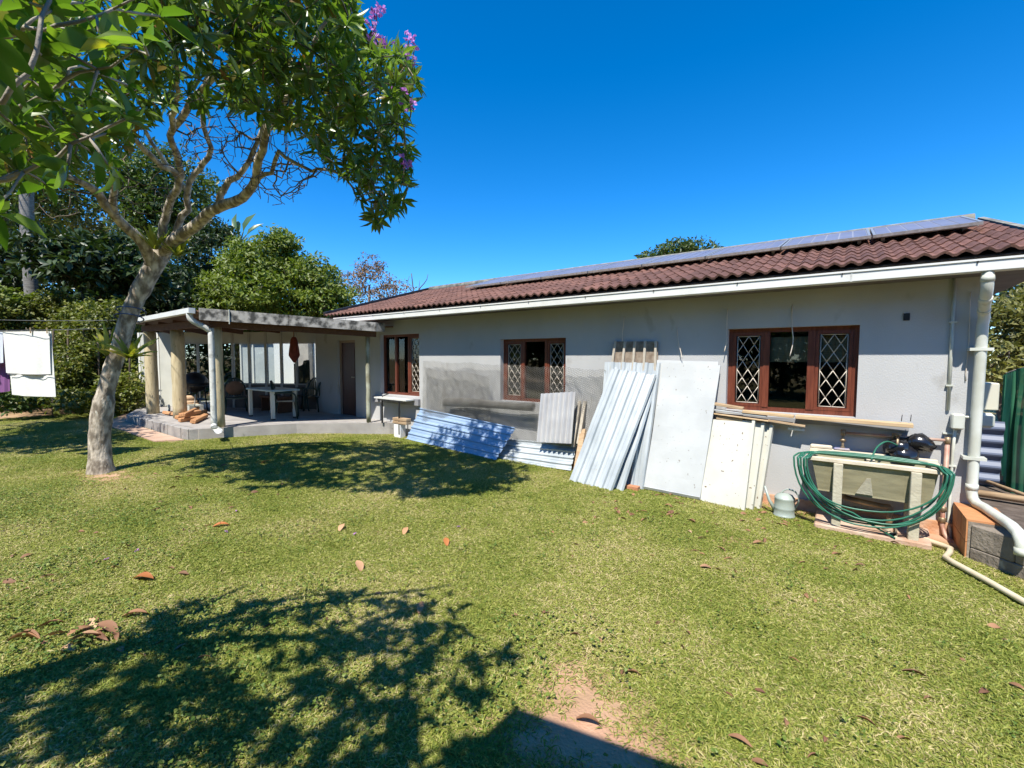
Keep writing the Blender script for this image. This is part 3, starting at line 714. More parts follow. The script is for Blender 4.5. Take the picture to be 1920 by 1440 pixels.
MB().beam((-10.5, 3.7, 2.60), (-8.5, 6.3, 2.44), .06, .12).build("beam", wood_d, canopy)
for i in range(6):
    t = i / 5; a = lerp((-15.0, 3.8), (-10.2, 3.9), t); b = lerp((-16.6, 5.0), (-9.2, 6.55), t)
    MB().beam((*a, 2.76), (*b, 2.62), .055, .11).build("rafter", wood_d, canopy)
log_m = mat("peeled_pole", (0.62, 0.53, 0.34), (0.46, 0.38, 0.23), scale=3, stretch=(7, 7, 1.0), rough=0.85, spots=(0.10, 0.085, 0.06), spot_scale=7, spot_lim=0.64, bump=0.3)
log_g = mat("lichen_pole", (0.42, 0.43, 0.33), (0.22, 0.21, 0.14), scale=5, rough=0.9, bump=0.3)
for (x, y, r, top, m_) in ((-14.74, 3.80, .14, 2.60, log_m), (-13.16, 3.93, .145, 2.58, log_m), (-10.70, 3.88, .115, 2.55, log_m), (-8.77, 6.26, .05, 2.46, log_g)):
    n_ = 9; P = [(x + .004 * math.sin(3 * i + x), y + .004 * math.cos(2 * i), FZ - .01 + (top - FZ) * i / (n_ - 1)) for i in range(n_)]
    MB().tube(P, [r * (1.03 - .07 * i / n_ + .012 * math.sin(i * 2.1 + x)) for i in range(n_)], 14).build("post", m_, canopy)
# its gutter and downpipe
mb = MB(); ga, gb = np.array((-15.05, 3.40, 2.86)), np.array((-10.38, 3.36, 2.885))
for (dy, dz, w, h) in ((-.055, -.05, .008, .10), (0, -.098, .11, .008), (.055, -.05, .008, .10)):
    mb.beam(ga + (0, dy, dz), gb + (0, dy, dz), w, h)
mb.box((-10.385, 3.31, 2.78), (-10.375, 3.41, 2.885))
cg = mb.build("gutter", white_paint, canopy)
for x in (-14.3, -13.2, -12.1, -11.0): MB().box((x, 3.325, 2.78), (x + .03, 3.34, 2.885)).build("gutter_bracket", pvc, cg)
P = [(-10.52, 3.36, 2.785), (-10.52, 3.37, 2.70), (-10.50, 3.42, 2.63), (-10.46, 3.60, 2.52), (-10.44, 3.68, 2.45), (-10.44, 3.70, 2.36), (-10.44, 3.70, .62), (-10.42, 3.69, .52), (-10.36, 3.67, .47)]
cd = MB().tube(spline(P, 3), .058, 12).build("downpipe", pvc_dirty, canopy)
mb = MB()
for k in range(7):                                                      # open channel at the foot
    a = PI * (k / 6) ; mb.v += [(-10.36, 3.67 + .07 * math.cos(a), .49 - .06 * math.sin(a)), (-10.02, 3.62 + .08 * math.cos(a), .45 - .07 * math.sin(a))]
for k in range(6): mb.f.append((2 * k, 2 * k + 1, 2 * k + 3, 2 * k + 2)); mb.sm.append(True)
mb.build("spout", pvc_dirty, cd)
# ------------------------------------------------------------------ glazed screen closing the back of the porch
SA, SB = np.array((-17.35, 4.20)), np.array((-12.1, 7.05))
sdir = (SB - SA) / np.linalg.norm(SB - SA); snorm = np.array((sdir[1], -sdir[0]))
def on_screen(px):
    d = ray(px, 675)[:2]; A = np.array([[d[0], -sdir[0]], [d[1], -sdir[1]]]); t, s = np.linalg.solve(A, SA); return s
screen = thing("glazed_screen", "pale framed glass screen closing the back of the porch", "glass screen", (*lerp(SA, SB, .5), FZ))
sc_frame = mat("screen_frame", (0.50, 0.49, 0.44), (0.42, 0.41, 0.37), scale=4, rough=0.6)
sc_panel = mat("screen_panel", (0.56, 0.56, 0.50), (0.48, 0.48, 0.43), scale=2, rough=0.7)
sc_low = mat("screen_low_panel", (0.12, 0.10, 0.085), (0.18, 0.15, 0.13), scale=3, rough=0.7)
cuts = [on_screen(p) for p in (263, 298, 345, 398, 437, 468, 499, 528, 556, 598)]
def sbox(s0, s1, z0, z1, o0, o1, name, m_):
    P = []
    for z in (z0, z1):
        for s, o in ((s0, o0), (s1, o0), (s1, o1), (s0, o1)):
            q_ = SA + sdir * s + snorm * o; P.append((q_[0], q_[1], z))
    return MB().hexa(P).build(name, m_, screen)
for i, s in enumerate(cuts): sbox(s - .035, s + .035, FZ, 2.66, -.03, .03, "post", white_paint if i < 2 else sc_frame)
for i in range(9):
    a, b = cuts[i] + .037, cuts[i + 1] - .037
    if i < 2: sbox(a, b, FZ, 2.66, -.012, .012, "panel", sc_panel); continue
    top = 2.36; low = FZ + .08 if i == 2 else 1.12
    sbox(a, b, top, 2.66, -.012, .012, "panel", sc_panel)
    sbox(a, b, top - .04, top - .002, -.022, .022, "rail", sc_frame); sbox(a, b, low, low + .04, -.022, .022, "rail", sc_frame)
    if i == 2:
        mid = (a + b) / 2; sbox(mid - .03, mid + .03, low + .042, top - .042, -.02, .02, "rail", sc_frame)
    else: sbox(a, b, FZ, low - .002, -.012, .012, "panel", sc_low)
    sbox(a, b, low + .042, top - .042, -.002, .002, "pane", clear_glass)
# white outhouse seen through the glass
oh = thing("outhouse", "white outhouse wall seen through the porch glass", "outbuilding", (*(lerp(SA, SB, .6) - snorm * 3.0), 0.2))
def obox(s0, s1, z0, z1, o0, o1, name, m_):
    P = []
    for z in (z0, z1):
        for s, o in ((s0, o0), (s1, o0), (s1, o1), (s0, o1)):
            q_ = SA + sdir * s + snorm * o; P.append((q_[0], q_[1], z))
    return MB().hexa(P).build(name, m_, oh)
greysheet = mat("grey_sheeting", (0.42, 0.46, 0.47), (0.5, 0.53, 0.54), scale=2, rough=0.4)
obox(0.9, 2.25, .2, 2.45, -3.2, -3.1, "wall", greysheet); obox(2.26, 3.5, .2, 2.7, -3.2, -3.08, "wall", plaster_white); obox(3.35, 3.8, .2, 2.8, -3.07, -2.8, "pillar", mat("stained_pillar", (0.5, 0.44, 0.38), (0.35, 0.31, 0.28), scale=4, rough=0.9)); obox(3.81, 7.5, .2, 2.7, -3.2, -3.08, "wall", plaster_white)
for s in (0.9, 1.4, 1.95): obox(s, s + .05, .2, 2.5, -3.09, -3.04, "frame", white_paint)
obox(0.9, 2.2, 2.45, 2.5, -3.09, -3.0, "frame", white_paint)
# ------------------------------------------------------------------ things on the porch
green_pl = mat("dark_green_plastic", (0.010, 0.030, 0.022), rough=0.4)
tan = mat("tan_cushion", (0.30, 0.17, 0.10), (0.22, 0.12, 0.07), scale=6, rough=0.9)
cream_c = mat("cream_cushion", (0.42, 0.36, 0.24), (0.34, 0.28, 0.18), scale=6, rough=0.9)
def plastic_chair(label, cush, pos, rz, cushion_name="cushion"):
    t = thing("plastic_chair", label, "chair", (0, 0, 0), "garden chairs on the porch")
    mb = MB()
    for i in range(3):                                             # slightly dished seat
        for j2 in range(3): mb.v.append((-.22 + .22 * i, -.22 + .22 * j2, .42 - .015 * (1 - abs(i - 1)) * (1 - abs(j2 - 1))))
    for i in range(2):
        for j2 in range(2): a = i * 3 + j2; mb.f.append((a, a + 3, a + 4, a + 1)); mb.sm.append(True)
    mb.box((-.23, -.235, .39), (.23, -.221, .425)); mb.box((-.23, .221, .39), (.23, .235, .425)); mb.build("seat", green_pl, t)
    arc = [(.27 * math.cos(a), .24 + .07 * math.sin(a) * 1.2, .50 + .42 * math.sin(a)) for a in np.linspace(-.1, PI + .1, 13)]
    bk_ = MB().tube(arc, .026, 6)
    for k in range(-3, 4): bk_.box((k * .06 - .022, .235 + .06 * (1 - abs(k) / 4), .44), (k * .06 + .022, .25 + .06 * (1 - abs(k) / 4), .50 + .40 * math.sqrt(max(0, 1 - (k * .06 / .27) ** 2))))
    bk_.build("backrest", green_pl, t)
    for sx in (-1, 1):
        MB().tube(spline([(sx * .26, -.24, .02), (sx * .27, -.22, .4), (sx * .28, -.2, .60), (sx * .29, -.05, .645), (sx * .285, .2, .64), (sx * .27, .25, .56)], 3), .022, 6).build("armrest", green_pl, t)
        MB().tube([(sx * .27, -.25, 0), (sx * .23, -.20, .41)], [.02, .03], 6).build("leg", green_pl, t)
        MB().tube([(sx * .27, .30, 0), (sx * .23, .21, .41)], [.02, .03], 6).build("leg", green_pl, t)
    if cush:
        P = [(.22 * math.cos(a), .215, .66 + .2 * math.sin(a)) for a in np.linspace(0, 2 * PI, 12, endpoint=False)]
        mb = MB(); mb.v = P + [(p[0] * .9, .165, .66 + (p[2] - .66) * .9) for p in P] + [(0, .15, .66)]
        for k in range(12): mb.f += [(k, (k + 1) % 12, 12 + (k + 1) % 12, 12 + k), (12 + k, 12 + (k + 1) % 12, 24)]; mb.sm += [True, True]
        mb.build("cushion", cush, t)
    t.location = tuple(pos); t.rotation_euler = (0, 0, rz)
    return t
c1 = zf(443, 774); plastic_chair("dark green plastic chair with a round tan back pad left of the table", tan, c1, math.radians(72))
c2 = zf(538, 784); plastic_chair("dark green plastic chair pushed in at the front of the table", None, c2, math.radians(150))
c3 = zf(571, 769); plastic_chair("plastic chair with cream back pad right behind the table end", cream_c, c3, math.radians(-60))
c4_ = zf(596, 770); plastic_chair("plastic chair with cream back pad in the corner by the door wall", cream_c, c4_, math.radians(-75))
tb_ = thing("garden_table", "pale table with square cream legs and blue green top on the porch", "table", (-11.45, 5.36, FZ))
MB().box((-12.13, 5.03, 1.10), (-10.75, 5.70, 1.145)).build("tabletop", mat("blue_green_top", (0.34, 0.45, 0.47), rough=0.5), tb_, bevel=.008)
for x in (-12.05, -10.88):
    for y in (5.10, 5.63):
        lg = MB().box((x - .035, y - .035, FZ + .03), (x + .035, y + .035, 1.099)).build("leg", mat("cream_leg", (0.66, 0.65, 0.55), rough=0.6), tb_)
        MB().box((x - .038, y - .038, FZ), (x + .038, y + .038, FZ + .035)).build("foot", black_m, lg)
b0 = zf(366, 769)
br = thing("barbecue", "black lidded barbecue on a trolley behind the second porch post", "barbecue", b0)
MB().lathe(b0 + (0, 0, .72), [(.05, -.22), (.22, -.16), (.33, -.02), (.345, .05)], 18).build("bowl", black_m, br)
ld = MB().lathe(b0 + (0, 0, .72), [(.35, .055), (.34, .12), (.26, .26), (.12, .34), (0, .36)], 18).build("lid", black_m, br)
MB().tube([b0 + (-.32, -.18, .86), b0 + (-.46, -.28, .88), b0 + (-.46, -.28, .80), b0 + (-.36, -.24, .74)], .018, 6).build("handle", iron, ld)
for sx, sy in ((-.3, -.2), (.3, -.2), (-.3, .2), (.3, .2)): MB().tube([b0 + (sx, sy, 0), b0 + (sx * .8, sy * .8, .66)], .016, 6).build("leg", black_m, br)
MB().box(b0 + (-.33, -.22, .30), b0 + (.33, .22, .32)).build("shelf", black_m, br)
MB().box(b0 + (.36, -.24, .70), b0 + (.72, .20, .72)).build("side_shelf", black_m, br)
wood_end = mat("cut_wood_end", (0.55, 0.38, 0.24), (0.42, 0.27, 0.16), scale=9, rough=0.9)
bark_l = mat("log_bark", (0.22, 0.13, 0.08), (0.12, 0.07, 0.045), scale=9, rough=0.9, bump=0.4)
split_w = mat("split_firewood", (0.56, 0.30, 0.14), (0.42, 0.20, 0.09), scale=3, stretch=(2, 14, 14), rough=0.85)
r_ = random.Random(5)
lp = thing("log_pile", "small heap of round cut logs below the barbecue", "log pile", zf(352, 769))
for i, (px, py) in enumerate([(349, 763), (356, 764), (362, 763), (352, 758), (358, 757), (350, 752), (356, 750), (349, 745), (354, 742)]):
    q_ = zf(350, 772); h = (765 - py) * .0135 + .07; a = np.array((q_[0] + (px - 355) * .0135, q_[1] + (px - 355) * .011, FZ + h)); d_ = np.array((.24, .28, 0)) * .7
    MB().tube([a, a + d_], .06 + r_.uniform(-.012, .012), 9).build("log", wood_end, lp)
fw = thing("firewood", "bundle of split orange firewood lying at the foot of the porch post", "firewood", zf(362, 786))
for (pa, pb, h, w_) in (((331, 787), (386, 776), .05, .10), ((336, 792), (384, 786), .05, .10), ((338, 789), (375, 782), .13, .09), ((362, 795), (386, 783), .05, .11), ((308, 777), (331, 781), .05, .09), ((345, 792), (372, 778), .17, .07)):
    a, b = zf(*pa), zf(*pb); a = a + (0, 0, h); b = b + (0, 0, h + .01)
    MB().beam(a, b, w_, .085, (0, .3, 1)).build("split_log", split_w, fw, bevel=.012)
q_ = zf(362, 776)
cr = thing("tray", "pale plastic crate beside the logs on the porch", "crate", q_)
mb = MB(); mb.box(q_ + (-.26, -.16, 0), q_ + (.26, .16, .02)); mb.box(q_ + (-.26, -.16, .02), q_ + (.26, -.145, .24)); mb.box(q_ + (-.26, .145, .02), q_ + (.26, .16, .24)); mb.box(q_ + (-.26, -.145, .02), q_ + (-.245, .145, .24)); mb.box(q_ + (.245, -.145, .02), q_ + (.26, .145, .24)); mb.build("crate_body", sc_panel, cr)
mb = MB(); rg = [q_ + (.26 + .02 * i, -.05, .24 + .012 * i * i) for i in range(6)]; mb.tube(rg, .012, 5).build("handle", sc_panel, cr)
ring = zf(317, 771); t = [(ring[0] + .05 * math.cos(a), ring[1], ring[2] + .085 + .085 * math.sin(a)) for a in np.linspace(0, 2 * PI, 14)]
tag(MB().tube(t, .022, 6, cap=False).build("hoop", pvc, loc=ring), "small white plastic hoop standing beside the first cut plank", "hoop")
# red bag hanging from a rafter
bgp = far(551, 632, 11.8)
mb = MB(); mb.lathe(bgp, [(.05, 0), (.085, -.08), (.12, -.30), (.14, -.48), (.10, -.56), (.02, -.68)], 10); mb.tube([bgp, bgp + (0, 0, .14)], .012, 5)
tag(mb.build("bag", mat("red_net_bag", (0.24, 0.045, 0.03), (0.15, 0.03, 0.02), scale=12, rough=0.8), loc=bgp), "dark red bag hanging from the porch rafters", "bag")
# dark cloth and boxes at the back corner
p_ = zf(585, 765)
mb = MB(); n_ = 12
for i in range(n_ + 1):
    t = i / n_; q2 = lerp(zf(560, 762)[:2], zf(592, 765)[:2], t); o_ = .05 * math.sin(t * 17)
    mb.v += [(q2[0] + o_, q2[1] - .12 + o_, .7), (q2[0] + o_ * .5, q2[1] - .12 + o_ * .5, 1.75 - .1 * math.sin(t * 6))]
for i in range(n_): mb.f.append((2 * i, 2 * i + 2, 2 * i + 3, 2 * i + 1)); mb.sm.append(True)
tag(mb.build("cloth", mat("dark_grey_green_cloth", (0.035, 0.045, 0.04), (0.05, 0.06, 0.05), scale=4, rough=0.9), loc=(p_[0], p_[1], .7)), "dark cloth hung over the glass behind the right hand chairs", "cloth")
# wicker bench behind the table
q_ = np.array((-12.6, 6.0, FZ))
bn = thing("bench", "low dark bench standing behind the table against the screen", "bench", q_)
MB().box(q_ + (-.55, -.2, .38), q_ + (.55, .2, .43)).build("seat", wood_d, bn)
for sx in (-.5, .45): MB().box(q_ + (sx, -.18, 0), q_ + (sx + .05, .18, .379)).build("leg", wood_d, bn)
# trestle shelf under the first window
q_ = onZ(727, 790, FZ)
ts = thing("shelf", "narrow black framed shelf with pale top under the window beside the slim post", "shelf", q_)
MB().beam((-8.72, D - .20, 0.995), (-7.60, D - .20, 0.985), .24, .03).build("shelf_top", white_paint, ts)
MB().beam((-8.60, D - .30, 0.962), (-7.75, D - .30, 0.952), .03, .035).build("rail", black_m, ts)
for x in (-8.45, -7.85): MB().beam((x, D - .30, FZ - .2 if x > -8 else FZ), (x, D - .30, .945), .03, .03, (1, 0, 0)).build("leg", black_m, ts)
MB().beam((-8.45, D - .30, 1.03), (-8.43, D - .12, 1.09), .02, .02).build("arm", black_m, ts)
# ------------------------------------------------------------------ building scrap leaning on the wall
def sheet_geo(BL, BR, TL, TR, profile, along=2, th=.004, wob=0.0, seed=0):
    """profile: list of (u, height); ribs run from the bottom edge to the top edge"""
    BL, BR, TL, TR = [np.array(p, float) for p in (BL, BR, TL, TR)]
    n = np.cross(BR - BL, TL - BL); n /= np.linalg.norm(n)
    r = np.random.default_rng(seed); mb = MB(); m = len(profile)
    for side in (0, 1):
        for j in range(along + 1):
            v = j / along
            for u, h in profile:
                p = (BL * (1 - u) + BR * u) * (1 - v) + (TL * (1 - u) + TR * u) * v
                w_ = wob * math.sin(5 * u + 4 * v + seed) * math.sin(3.1 * v * PI)
                mb.v.append(tuple(p + n * (h + w_ - side * th)))
    k = (along + 1) * m
    for j in range(along):
        for i in range(m - 1):
            a = j * m + i
            mb.f.append((a, a + 1, a + m + 1, a + m)); mb.sm.append(False)
            mb.f.append((k + a, k + a + m, k + a + m + 1, k + a + 1)); mb.sm.append(False)
    for i in range(m - 1):
        mb.f.append((i, k + i, k + i + 1, i + 1)); mb.sm.append(False)
        a = along * m + i; mb.f.append((a, a + 1, k + a + 1, k + a)); mb.sm.append(False)
    for j in range(along):
        a = j * m; mb.f.append((a, a + m, k + a + m, k + a)); mb.sm.append(False)
        a = j * m + m - 1; mb.f.append((a, k + a, k + a + m, a + m)); mb.sm.append(False)
    return mb
def ibr(n, h=.035):
    P = []
    for i in range(n):
        b = i / n; w = 1 / n
        P += [(b, 0), (b + w * .30, 0), (b + w * .36, .006), (b + w * .42, 0), (b + w * .62, 0), (b + w * .70, h), (b + w * .92, h), (b + w * .9999, 0)]
    P.append((1, 0)); return P
def ribs(n, h=.03):
    P = [(0, h)]
    for i in range(n):
        b = i / n; w = 1 / n; P += [(b + w * .12, h), (b + w * .22, 0), (b + w * .5, 0), (b + w * .52, .006), (b + w * .56, .006), (b + w * .58, 0), (b + w * .86, 0), (b + w * .96, h)]
    P.append((1, h)); return P
def wave(n, h=.018): return [(i / (n * 8), h * math.cos(2 * PI * i / 8)) for i in range(n * 8 + 1)]
sheet_w = mat("pale_coated_steel", (0.53, 0.57, 0.59), (0.38, 0.42, 0.44), scale=3.5, detail=8, stretch=(1, 1, .5), rough=0.42, metal=0.15, spots=(0.40, 0.30, 0.20), spot_scale=22, spot_lim=0.72)
sheet_b = mat("blue_grey_steel", (0.40, 0.52, 0.68), (0.32, 0.44, 0.62), scale=2, rough=0.38, metal=0.2, spots=(0.6, 0.6, 0.58), spot_scale=9, spot_lim=0.7)
sheet_z = mat("zinc_sheet", (0.62, 0.62, 0.62), (0.5, 0.5, 0.51), scale=3, rough=0.4, metal=0.25)
panel_w = mat("scuffed_white_panel", (0.53, 0.545, 0.54), (0.45, 0.465, 0.46), scale=2, rough=0.45, spots=(0.25, 0.23, 0.20), spot_scale=30, spot_lim=0.672, detail=8, bump=0.15, bscale=6)
panel_c = mat("cream_panel", (0.57, 0.565, 0.495), (0.49, 0.485, 0.42), scale=2.5, rough=0.45, spots=(0.13, 0.08, 0.05), spot_scale=22, spot_lim=0.675, detail=8)
old_sheet = mat("stained_rib_sheet", (0.20, 0.15, 0.11), (0.34, 0.28, 0.22), scale=14, rough=0.9)
timber = mat("weathered_timber", (0.46, 0.33, 0.20), (0.33, 0.22, 0.13), scale=2.5, stretch=(2, 14, 14), rough=0.85)
timber_pale = mat("pale_old_timber", (0.55, 0.50, 0.42), (0.40, 0.35, 0.28), scale=5, stretch=(14, 14, 2), rough=0.85)
timber2 = mat("raw_pine", (0.58, 0.42, 0.25), (0.48, 0.33, 0.18), scale=2.5, stretch=(2, 14, 14), rough=0.85)
grey_strip = mat("grey_strip", (0.52, 0.54, 0.55), (0.42, 0.43, 0.44), scale=4, rough=0.45, metal=0.2)
def G(px, py, dz=0.0): p = gr(px, py); return p + (0, 0, dz)
def W(px, py, off): return onY(px, py, D - off)
def leaning(name, label, cat, geo, m, group=None):
    base = np.mean(np.array(geo.v), axis=0); base[2] = min(v[2] for v in geo.v)
    return tag(geo.build(name, m, loc=base), label, cat, group)
# blue sheets lying on edge
geo = sheet_geo(W(789, 765, .06), G(762, 823), W(967, 802, .28), G(930, 863), ribs(5, .028), along=10, wob=.012, seed=2)
leaning("ribbed_roof_sheet", "blue grey ribbed roof sheet lying lengthwise on the ground nearest the porch", "roof sheet", geo, sheet_b, "ribbed metal sheets against the wall")
geo = sheet_geo(W(940, 823, .07), W(925, 862, .42), W(1081, 836, .08), W(1070, 884, .34), ribs(4, .028), along=8, wob=.008, seed=4)
leaning("ribbed_roof_sheet", "pale blue ribbed roof sheet lying lengthwise below the striped corrugated piece", "roof sheet", geo, sheet_w, "ribbed metal sheets against the wall")
geo = sheet_geo(W(1008, 829, .31), W(1073, 832, .31), W(1016, 738, .19), W(1081, 734, .19), wave(7, .030), along=3)
leaning("corrugated_sheet", "short white corrugated sheet with dark grooves standing on the pale blue sheet", "roof sheet", geo, sheet_z)
# battens
for i, (a, b, lab) in enumerate([((1087, 752), (1074, 838), "left hand pale batten leaning beside the corrugated sheet"), ((1097, 752), (1084, 832), "right hand pale batten leaning beside the corrugated sheet")]):
    pa, pb = W(*a, .04), W(*b, .20); tag(MB().beam(pb, pa, .05, .03, (0, -1, .3)).build("batten", timber_pale, loc=pb), lab, "batten", "battens leaning on the wall")
pb = G(1078, 900); pt = W(1094, 806, .10)
tag(MB().beam(pb, pt, .09, .05, (0, -1, .3)).build("brown_post", timber, loc=pb), "brown weathered timber leaning behind the tall ribbed sheet", "timber")
# tall sheets
geo = sheet_geo(W(1118, 900, .50), G(1207, 918), W(1134, 679, .05), W(1240, 681, .05), ibr(5), along=4, wob=.006, seed=7)
leaning("ribbed_roof_sheet", "tall pale ribbed roof sheet leaning upright behind the slanting front one", "roof sheet", geo, sheet_w, "ribbed metal sheets against the wall")
geo = sheet_geo(G(1092, 902), G(1166, 923), W(1140, 688, .09), W(1236, 698, .09), ibr(5), along=4, wob=.006, seed=8)
for i in range(len(geo.v)): geo.v[i] = (geo.v[i][0] + .0, geo.v[i][1] + .05, geo.v[i][2])
leaning("ribbed_roof_sheet", "pale ribbed roof sheet sandwiched in the middle of the leaning stack", "roof sheet", geo, sheet_w, "ribbed metal sheets against the wall")
geo = sheet_geo(G(1067, 901), G(1148, 921), W(1147, 691, .16), W(1231, 704, .16), ibr(5), along=4, wob=.006, seed=9)
leaning("ribbed_roof_sheet", "slanting pale ribbed roof sheet with rusty top at the front of the stack", "roof sheet", geo, sheet_w, "ribbed metal sheets against the wall")
def raised(n, h=.045):
    P = []
    for i in range(n): b = i / (n - .25); w = .25 / (n - .25); P += [(b, 0), (b + w * .15, h), (b + w * .85, h), (b + w, 0)]
    P[-1] = (1, 0); return P
ra, rb, rc, rd = W(1141, 720, .045), W(1233, 720, .045), W(1152, 640, .03), W(1234, 640, .03)
geo = sheet_geo(ra, rb, rc, rd, [(0, 0), (1, 0)], along=1, th=.006)
o = leaning("rib_offcut", "brown stained board with raised pale ribs poking above the leaning stack", "ribbed board", geo, old_sheet)
for k in range(5):
    u_ = .04 + .23 * k; MB().beam(lerp(ra, rb, u_) + (0, -.022, 0), lerp(rc, rd, u_) + (0, -.022, 0), .034, .036, (0, -1, .1)).build("rib", timber_pale, o)
# flat panels
def panel(BL, BR, TR, TL, th, wob=.0, m_=None, seed=1):
    prof = [(i / 8, 0) for i in range(9)]; return sheet_geo(BL, BR, TL, TR, prof, along=8, th=th, wob=wob, seed=seed)
pBL, pBR, pTR, pTL = G(1207, 918, .015), G(1312, 939, .015), W(1351, 685, .10), W(1244, 679, .10)
o = leaning("flat_panel", "large flat white panel with scuffs leaning between ribbed sheets and cream panels", "panel", panel(pBL, pBR, pTR, pTL, .03, .007), panel_w)
MB().beam(pBL + (0, -.005, .02), pBR + (0, -.005, .02), .012, .04, (0, -.4, 1)).build("edge_trim", grey_strip, o)
back = panel(pBL + (0.03, .12, 0), pBR + (0.0, .12, 0), W(1347, 678, .045), W(1232, 675, .045), .012, 0)
leaning("flat_panel", "thin panel standing behind the large flat white one with only its edges showing", "panel", back, panel_w)
cols = [("front cream panel with rust holes in the stack under the planks", 0, 0), ("middle cream panel of the stack under the planks", 20, .035), ("rear cream panel of the stack under the planks", 38, .07)]
for k, (lab, dx, dy) in enumerate(cols[::-1]):
    BL_, BR_ = G(1313 + dx, 939), G(1394 + dx * .72, 957); TR_, TL_ = W(1414 + dx * .9, 789 + dx * .2, .17 - dy), W(1334 + dx, 786, .17 - dy)
    BL_ = BL_ + (0, dy * 1.2, 0); BR_ = BR_ + (0, dy * 1.2, 0)
    g_ = panel(BL_, BR_, TR_, TL_, .03, .003, seed=k)
    o = leaning("cream_panel", lab, "panel", g_, panel_c, "cream metal panels")
    f_ = MB(); nrm_ = np.cross(BR_ - BL_, TL_ - BL_); nrm_ /= np.linalg.norm(nrm_)
    f_.beam(lerp(BL_, BR_, 1.0) + nrm_ * .005, lerp(TL_, TR_, 1.0) + nrm_ * .005, .035, .06, nrm_); f_.build("edge_flange", panel_c, o)
# planks on the sill
def plank(a, b, w, h, label, m_, name="plank", group="planks stacked on the window sill"):
    o = MB().beam(a, b, w, h, (0, 0, 1)).build(name, m_, loc=(np.array(a) + np.array(b)) / 2, bevel=.004); return tag(o, label, "plank", group)
plank(W(1492, 781, .15), W(1712, 798, .18), .14, .042, "long raw plank with two nails reaching past the right end of the window sill", timber2)
plank(W(1393, 771, .16), W(1489, 781, .17), .11, .034, "short raw plank butting the left end of the long one", timber2)
plank(W(1340, 757, .17), W(1394, 766, .17), .11, .034, "topmost short plank at the left end of the sill", timber)
plank(W(1339, 768, .15), W(1438, 781, .16), .10, .022, "flat grey metal strip under the left end planks", grey_strip, "metal_strip")
plank(W(1339, 775, .14), W(1442, 789, .16), .12, .018, "lower pale strip under the left end planks", timber2, "metal_strip")
plank(W(1440, 788, .16), W(1510, 799, .16), .07, .028, "brown plank end poking out below the long plank", timber)
plank(W(1344, 783, .13), W(1393, 787, .13), .09, .045, "weathered block lying on top of the cream panels", timber)
plank(W(1478, 803, .10), W(1508, 806, .12), .05, .03, "short white lath end below the planks", white_paint, "lath")
for px, lab in ((1690, "left hand rusty nail standing up near the right end of the long plank"), (1707, "right hand rusty nail standing up at the right end of the long plank")):
    a = W(px, 790, .17); tag(MB().tube([a, a + (.005, 0, .075)], .004, 5).build("nail", black_m, loc=a), lab, "nail", "nails in the long plank")
# bricks and a white block at the porch corner
for k, (pz, lab) in enumerate([(.52, "upper brown timber block on the pile beside the porch corner"), (.45, "lower brown timber block on the pile beside the porch corner")]):
    a = onZ(756, 783, pz); a = np.array((-8.02, 6.45, pz)); tag(MB().box(a + (-.05, -.07, 0), a + (.42, .07, .06)).build("timber_block", timber, loc=a, bevel=.006), lab, "timber", "timber blocks by the porch corner")
a = np.array((-8.02, 6.45, .1)); tag(MB().box(a + (-.02, -.06, 0), a + (.2, .10, .349)).build("building_block", plaster_white, loc=a, bevel=.01), "whitewashed block under the brown timber at the porch corner", "block")
for k in range(7):
    x = -3.15 + .34 * k if k < 3 else -2.2 + .3 * (k - 3)
    y = 6.02 if k < 3 else 6.42
    z = ground_z(x, y); tag(MB().box((x, y, z - .02), (x + .21, y + .10, z + .055)).build("brick", mat("orange_brick", (0.50, 0.23, 0.12), (0.42, 0.18, 0.09), scale=8, rough=0.9, bump=0.3), loc=(x, y, z), bevel=.004), "orange brick lying under the leaning sheets", "brick", "bricks under the leaning sheets")
# wire netting: hexagonal mesh of real wire, crumpled, and its roll
wire_m = mat("galvanised_wire", (0.36, 0.345, 0.31), (0.26, 0.245, 0.215), scale=5, rough=0.6, metal=0.3)
def netting(fn, w, h, c, r, seed):
    """hexagonal wire mesh laid over surface fn(u metres, v metres)"""
    mb = MB(); V = {}
    def key(p): return (round(p[0] / c * 8), round(p[1] / c * 8))
    E_ = set(); nxh = int(w / (c * .87)) + 1; nyh = int(h / (c * .9)) + 1
    for i in range(nxh):
        for j in range(nyh):
            cx = i * 1.5 * c * .58 * 1.0; cy = (j + .5 * (i % 2)) * c
            if cx > w or cy > h: continue
            q = [(cx + c * .58 * math.cos(a), cy + c * .58 * math.sin(a)) for a in [k * PI / 3 for k in range(6)]]
            for k in range(3):
                a, b = q[k], q[k + 1]; E_.add((a, b))
    for a, b in E_:
        p, q = fn(*a), fn(*b); d = q - p; ln = np.linalg.norm(d)
        if ln < 1e-6: continue
        d /= ln; s = np.cross(d, (0, 1, .2)); s /= np.linalg.norm(s); t = np.cross(s, d); o = len(mb.v)
        for e_ in (p, q):
            for k in range(3):
                an = 2 * PI * k / 3; mb.v.append(tuple(e_ + r * (s * math.cos(an) + t * math.sin(an))))
        mb.f += [(o, o + 1, o + 4, o + 3), (o + 1, o + 2, o + 5, o + 4), (o + 2, o, o + 3, o + 5)]; mb.sm += [False] * 3
    return mb
nx0 = -7.27
def net1(u, v):
    b = .022 * math.sin(2.1 * u + 3 * v) * math.sin(4 * v + 1.0) + .010 * math.sin(9 * u + 7 * v) + .006 * math.sin(31 * u + 17 * v)
    return np.array((nx0 + u + .012 * math.sin(23 * v + 7 * u), D - .085 - .05 * max(0, 1 - v / 1.4) + b, .42 + v * (1 - .018 * u) + .015 * math.sin(6 * u) + .006 * math.sin(29 * u)))
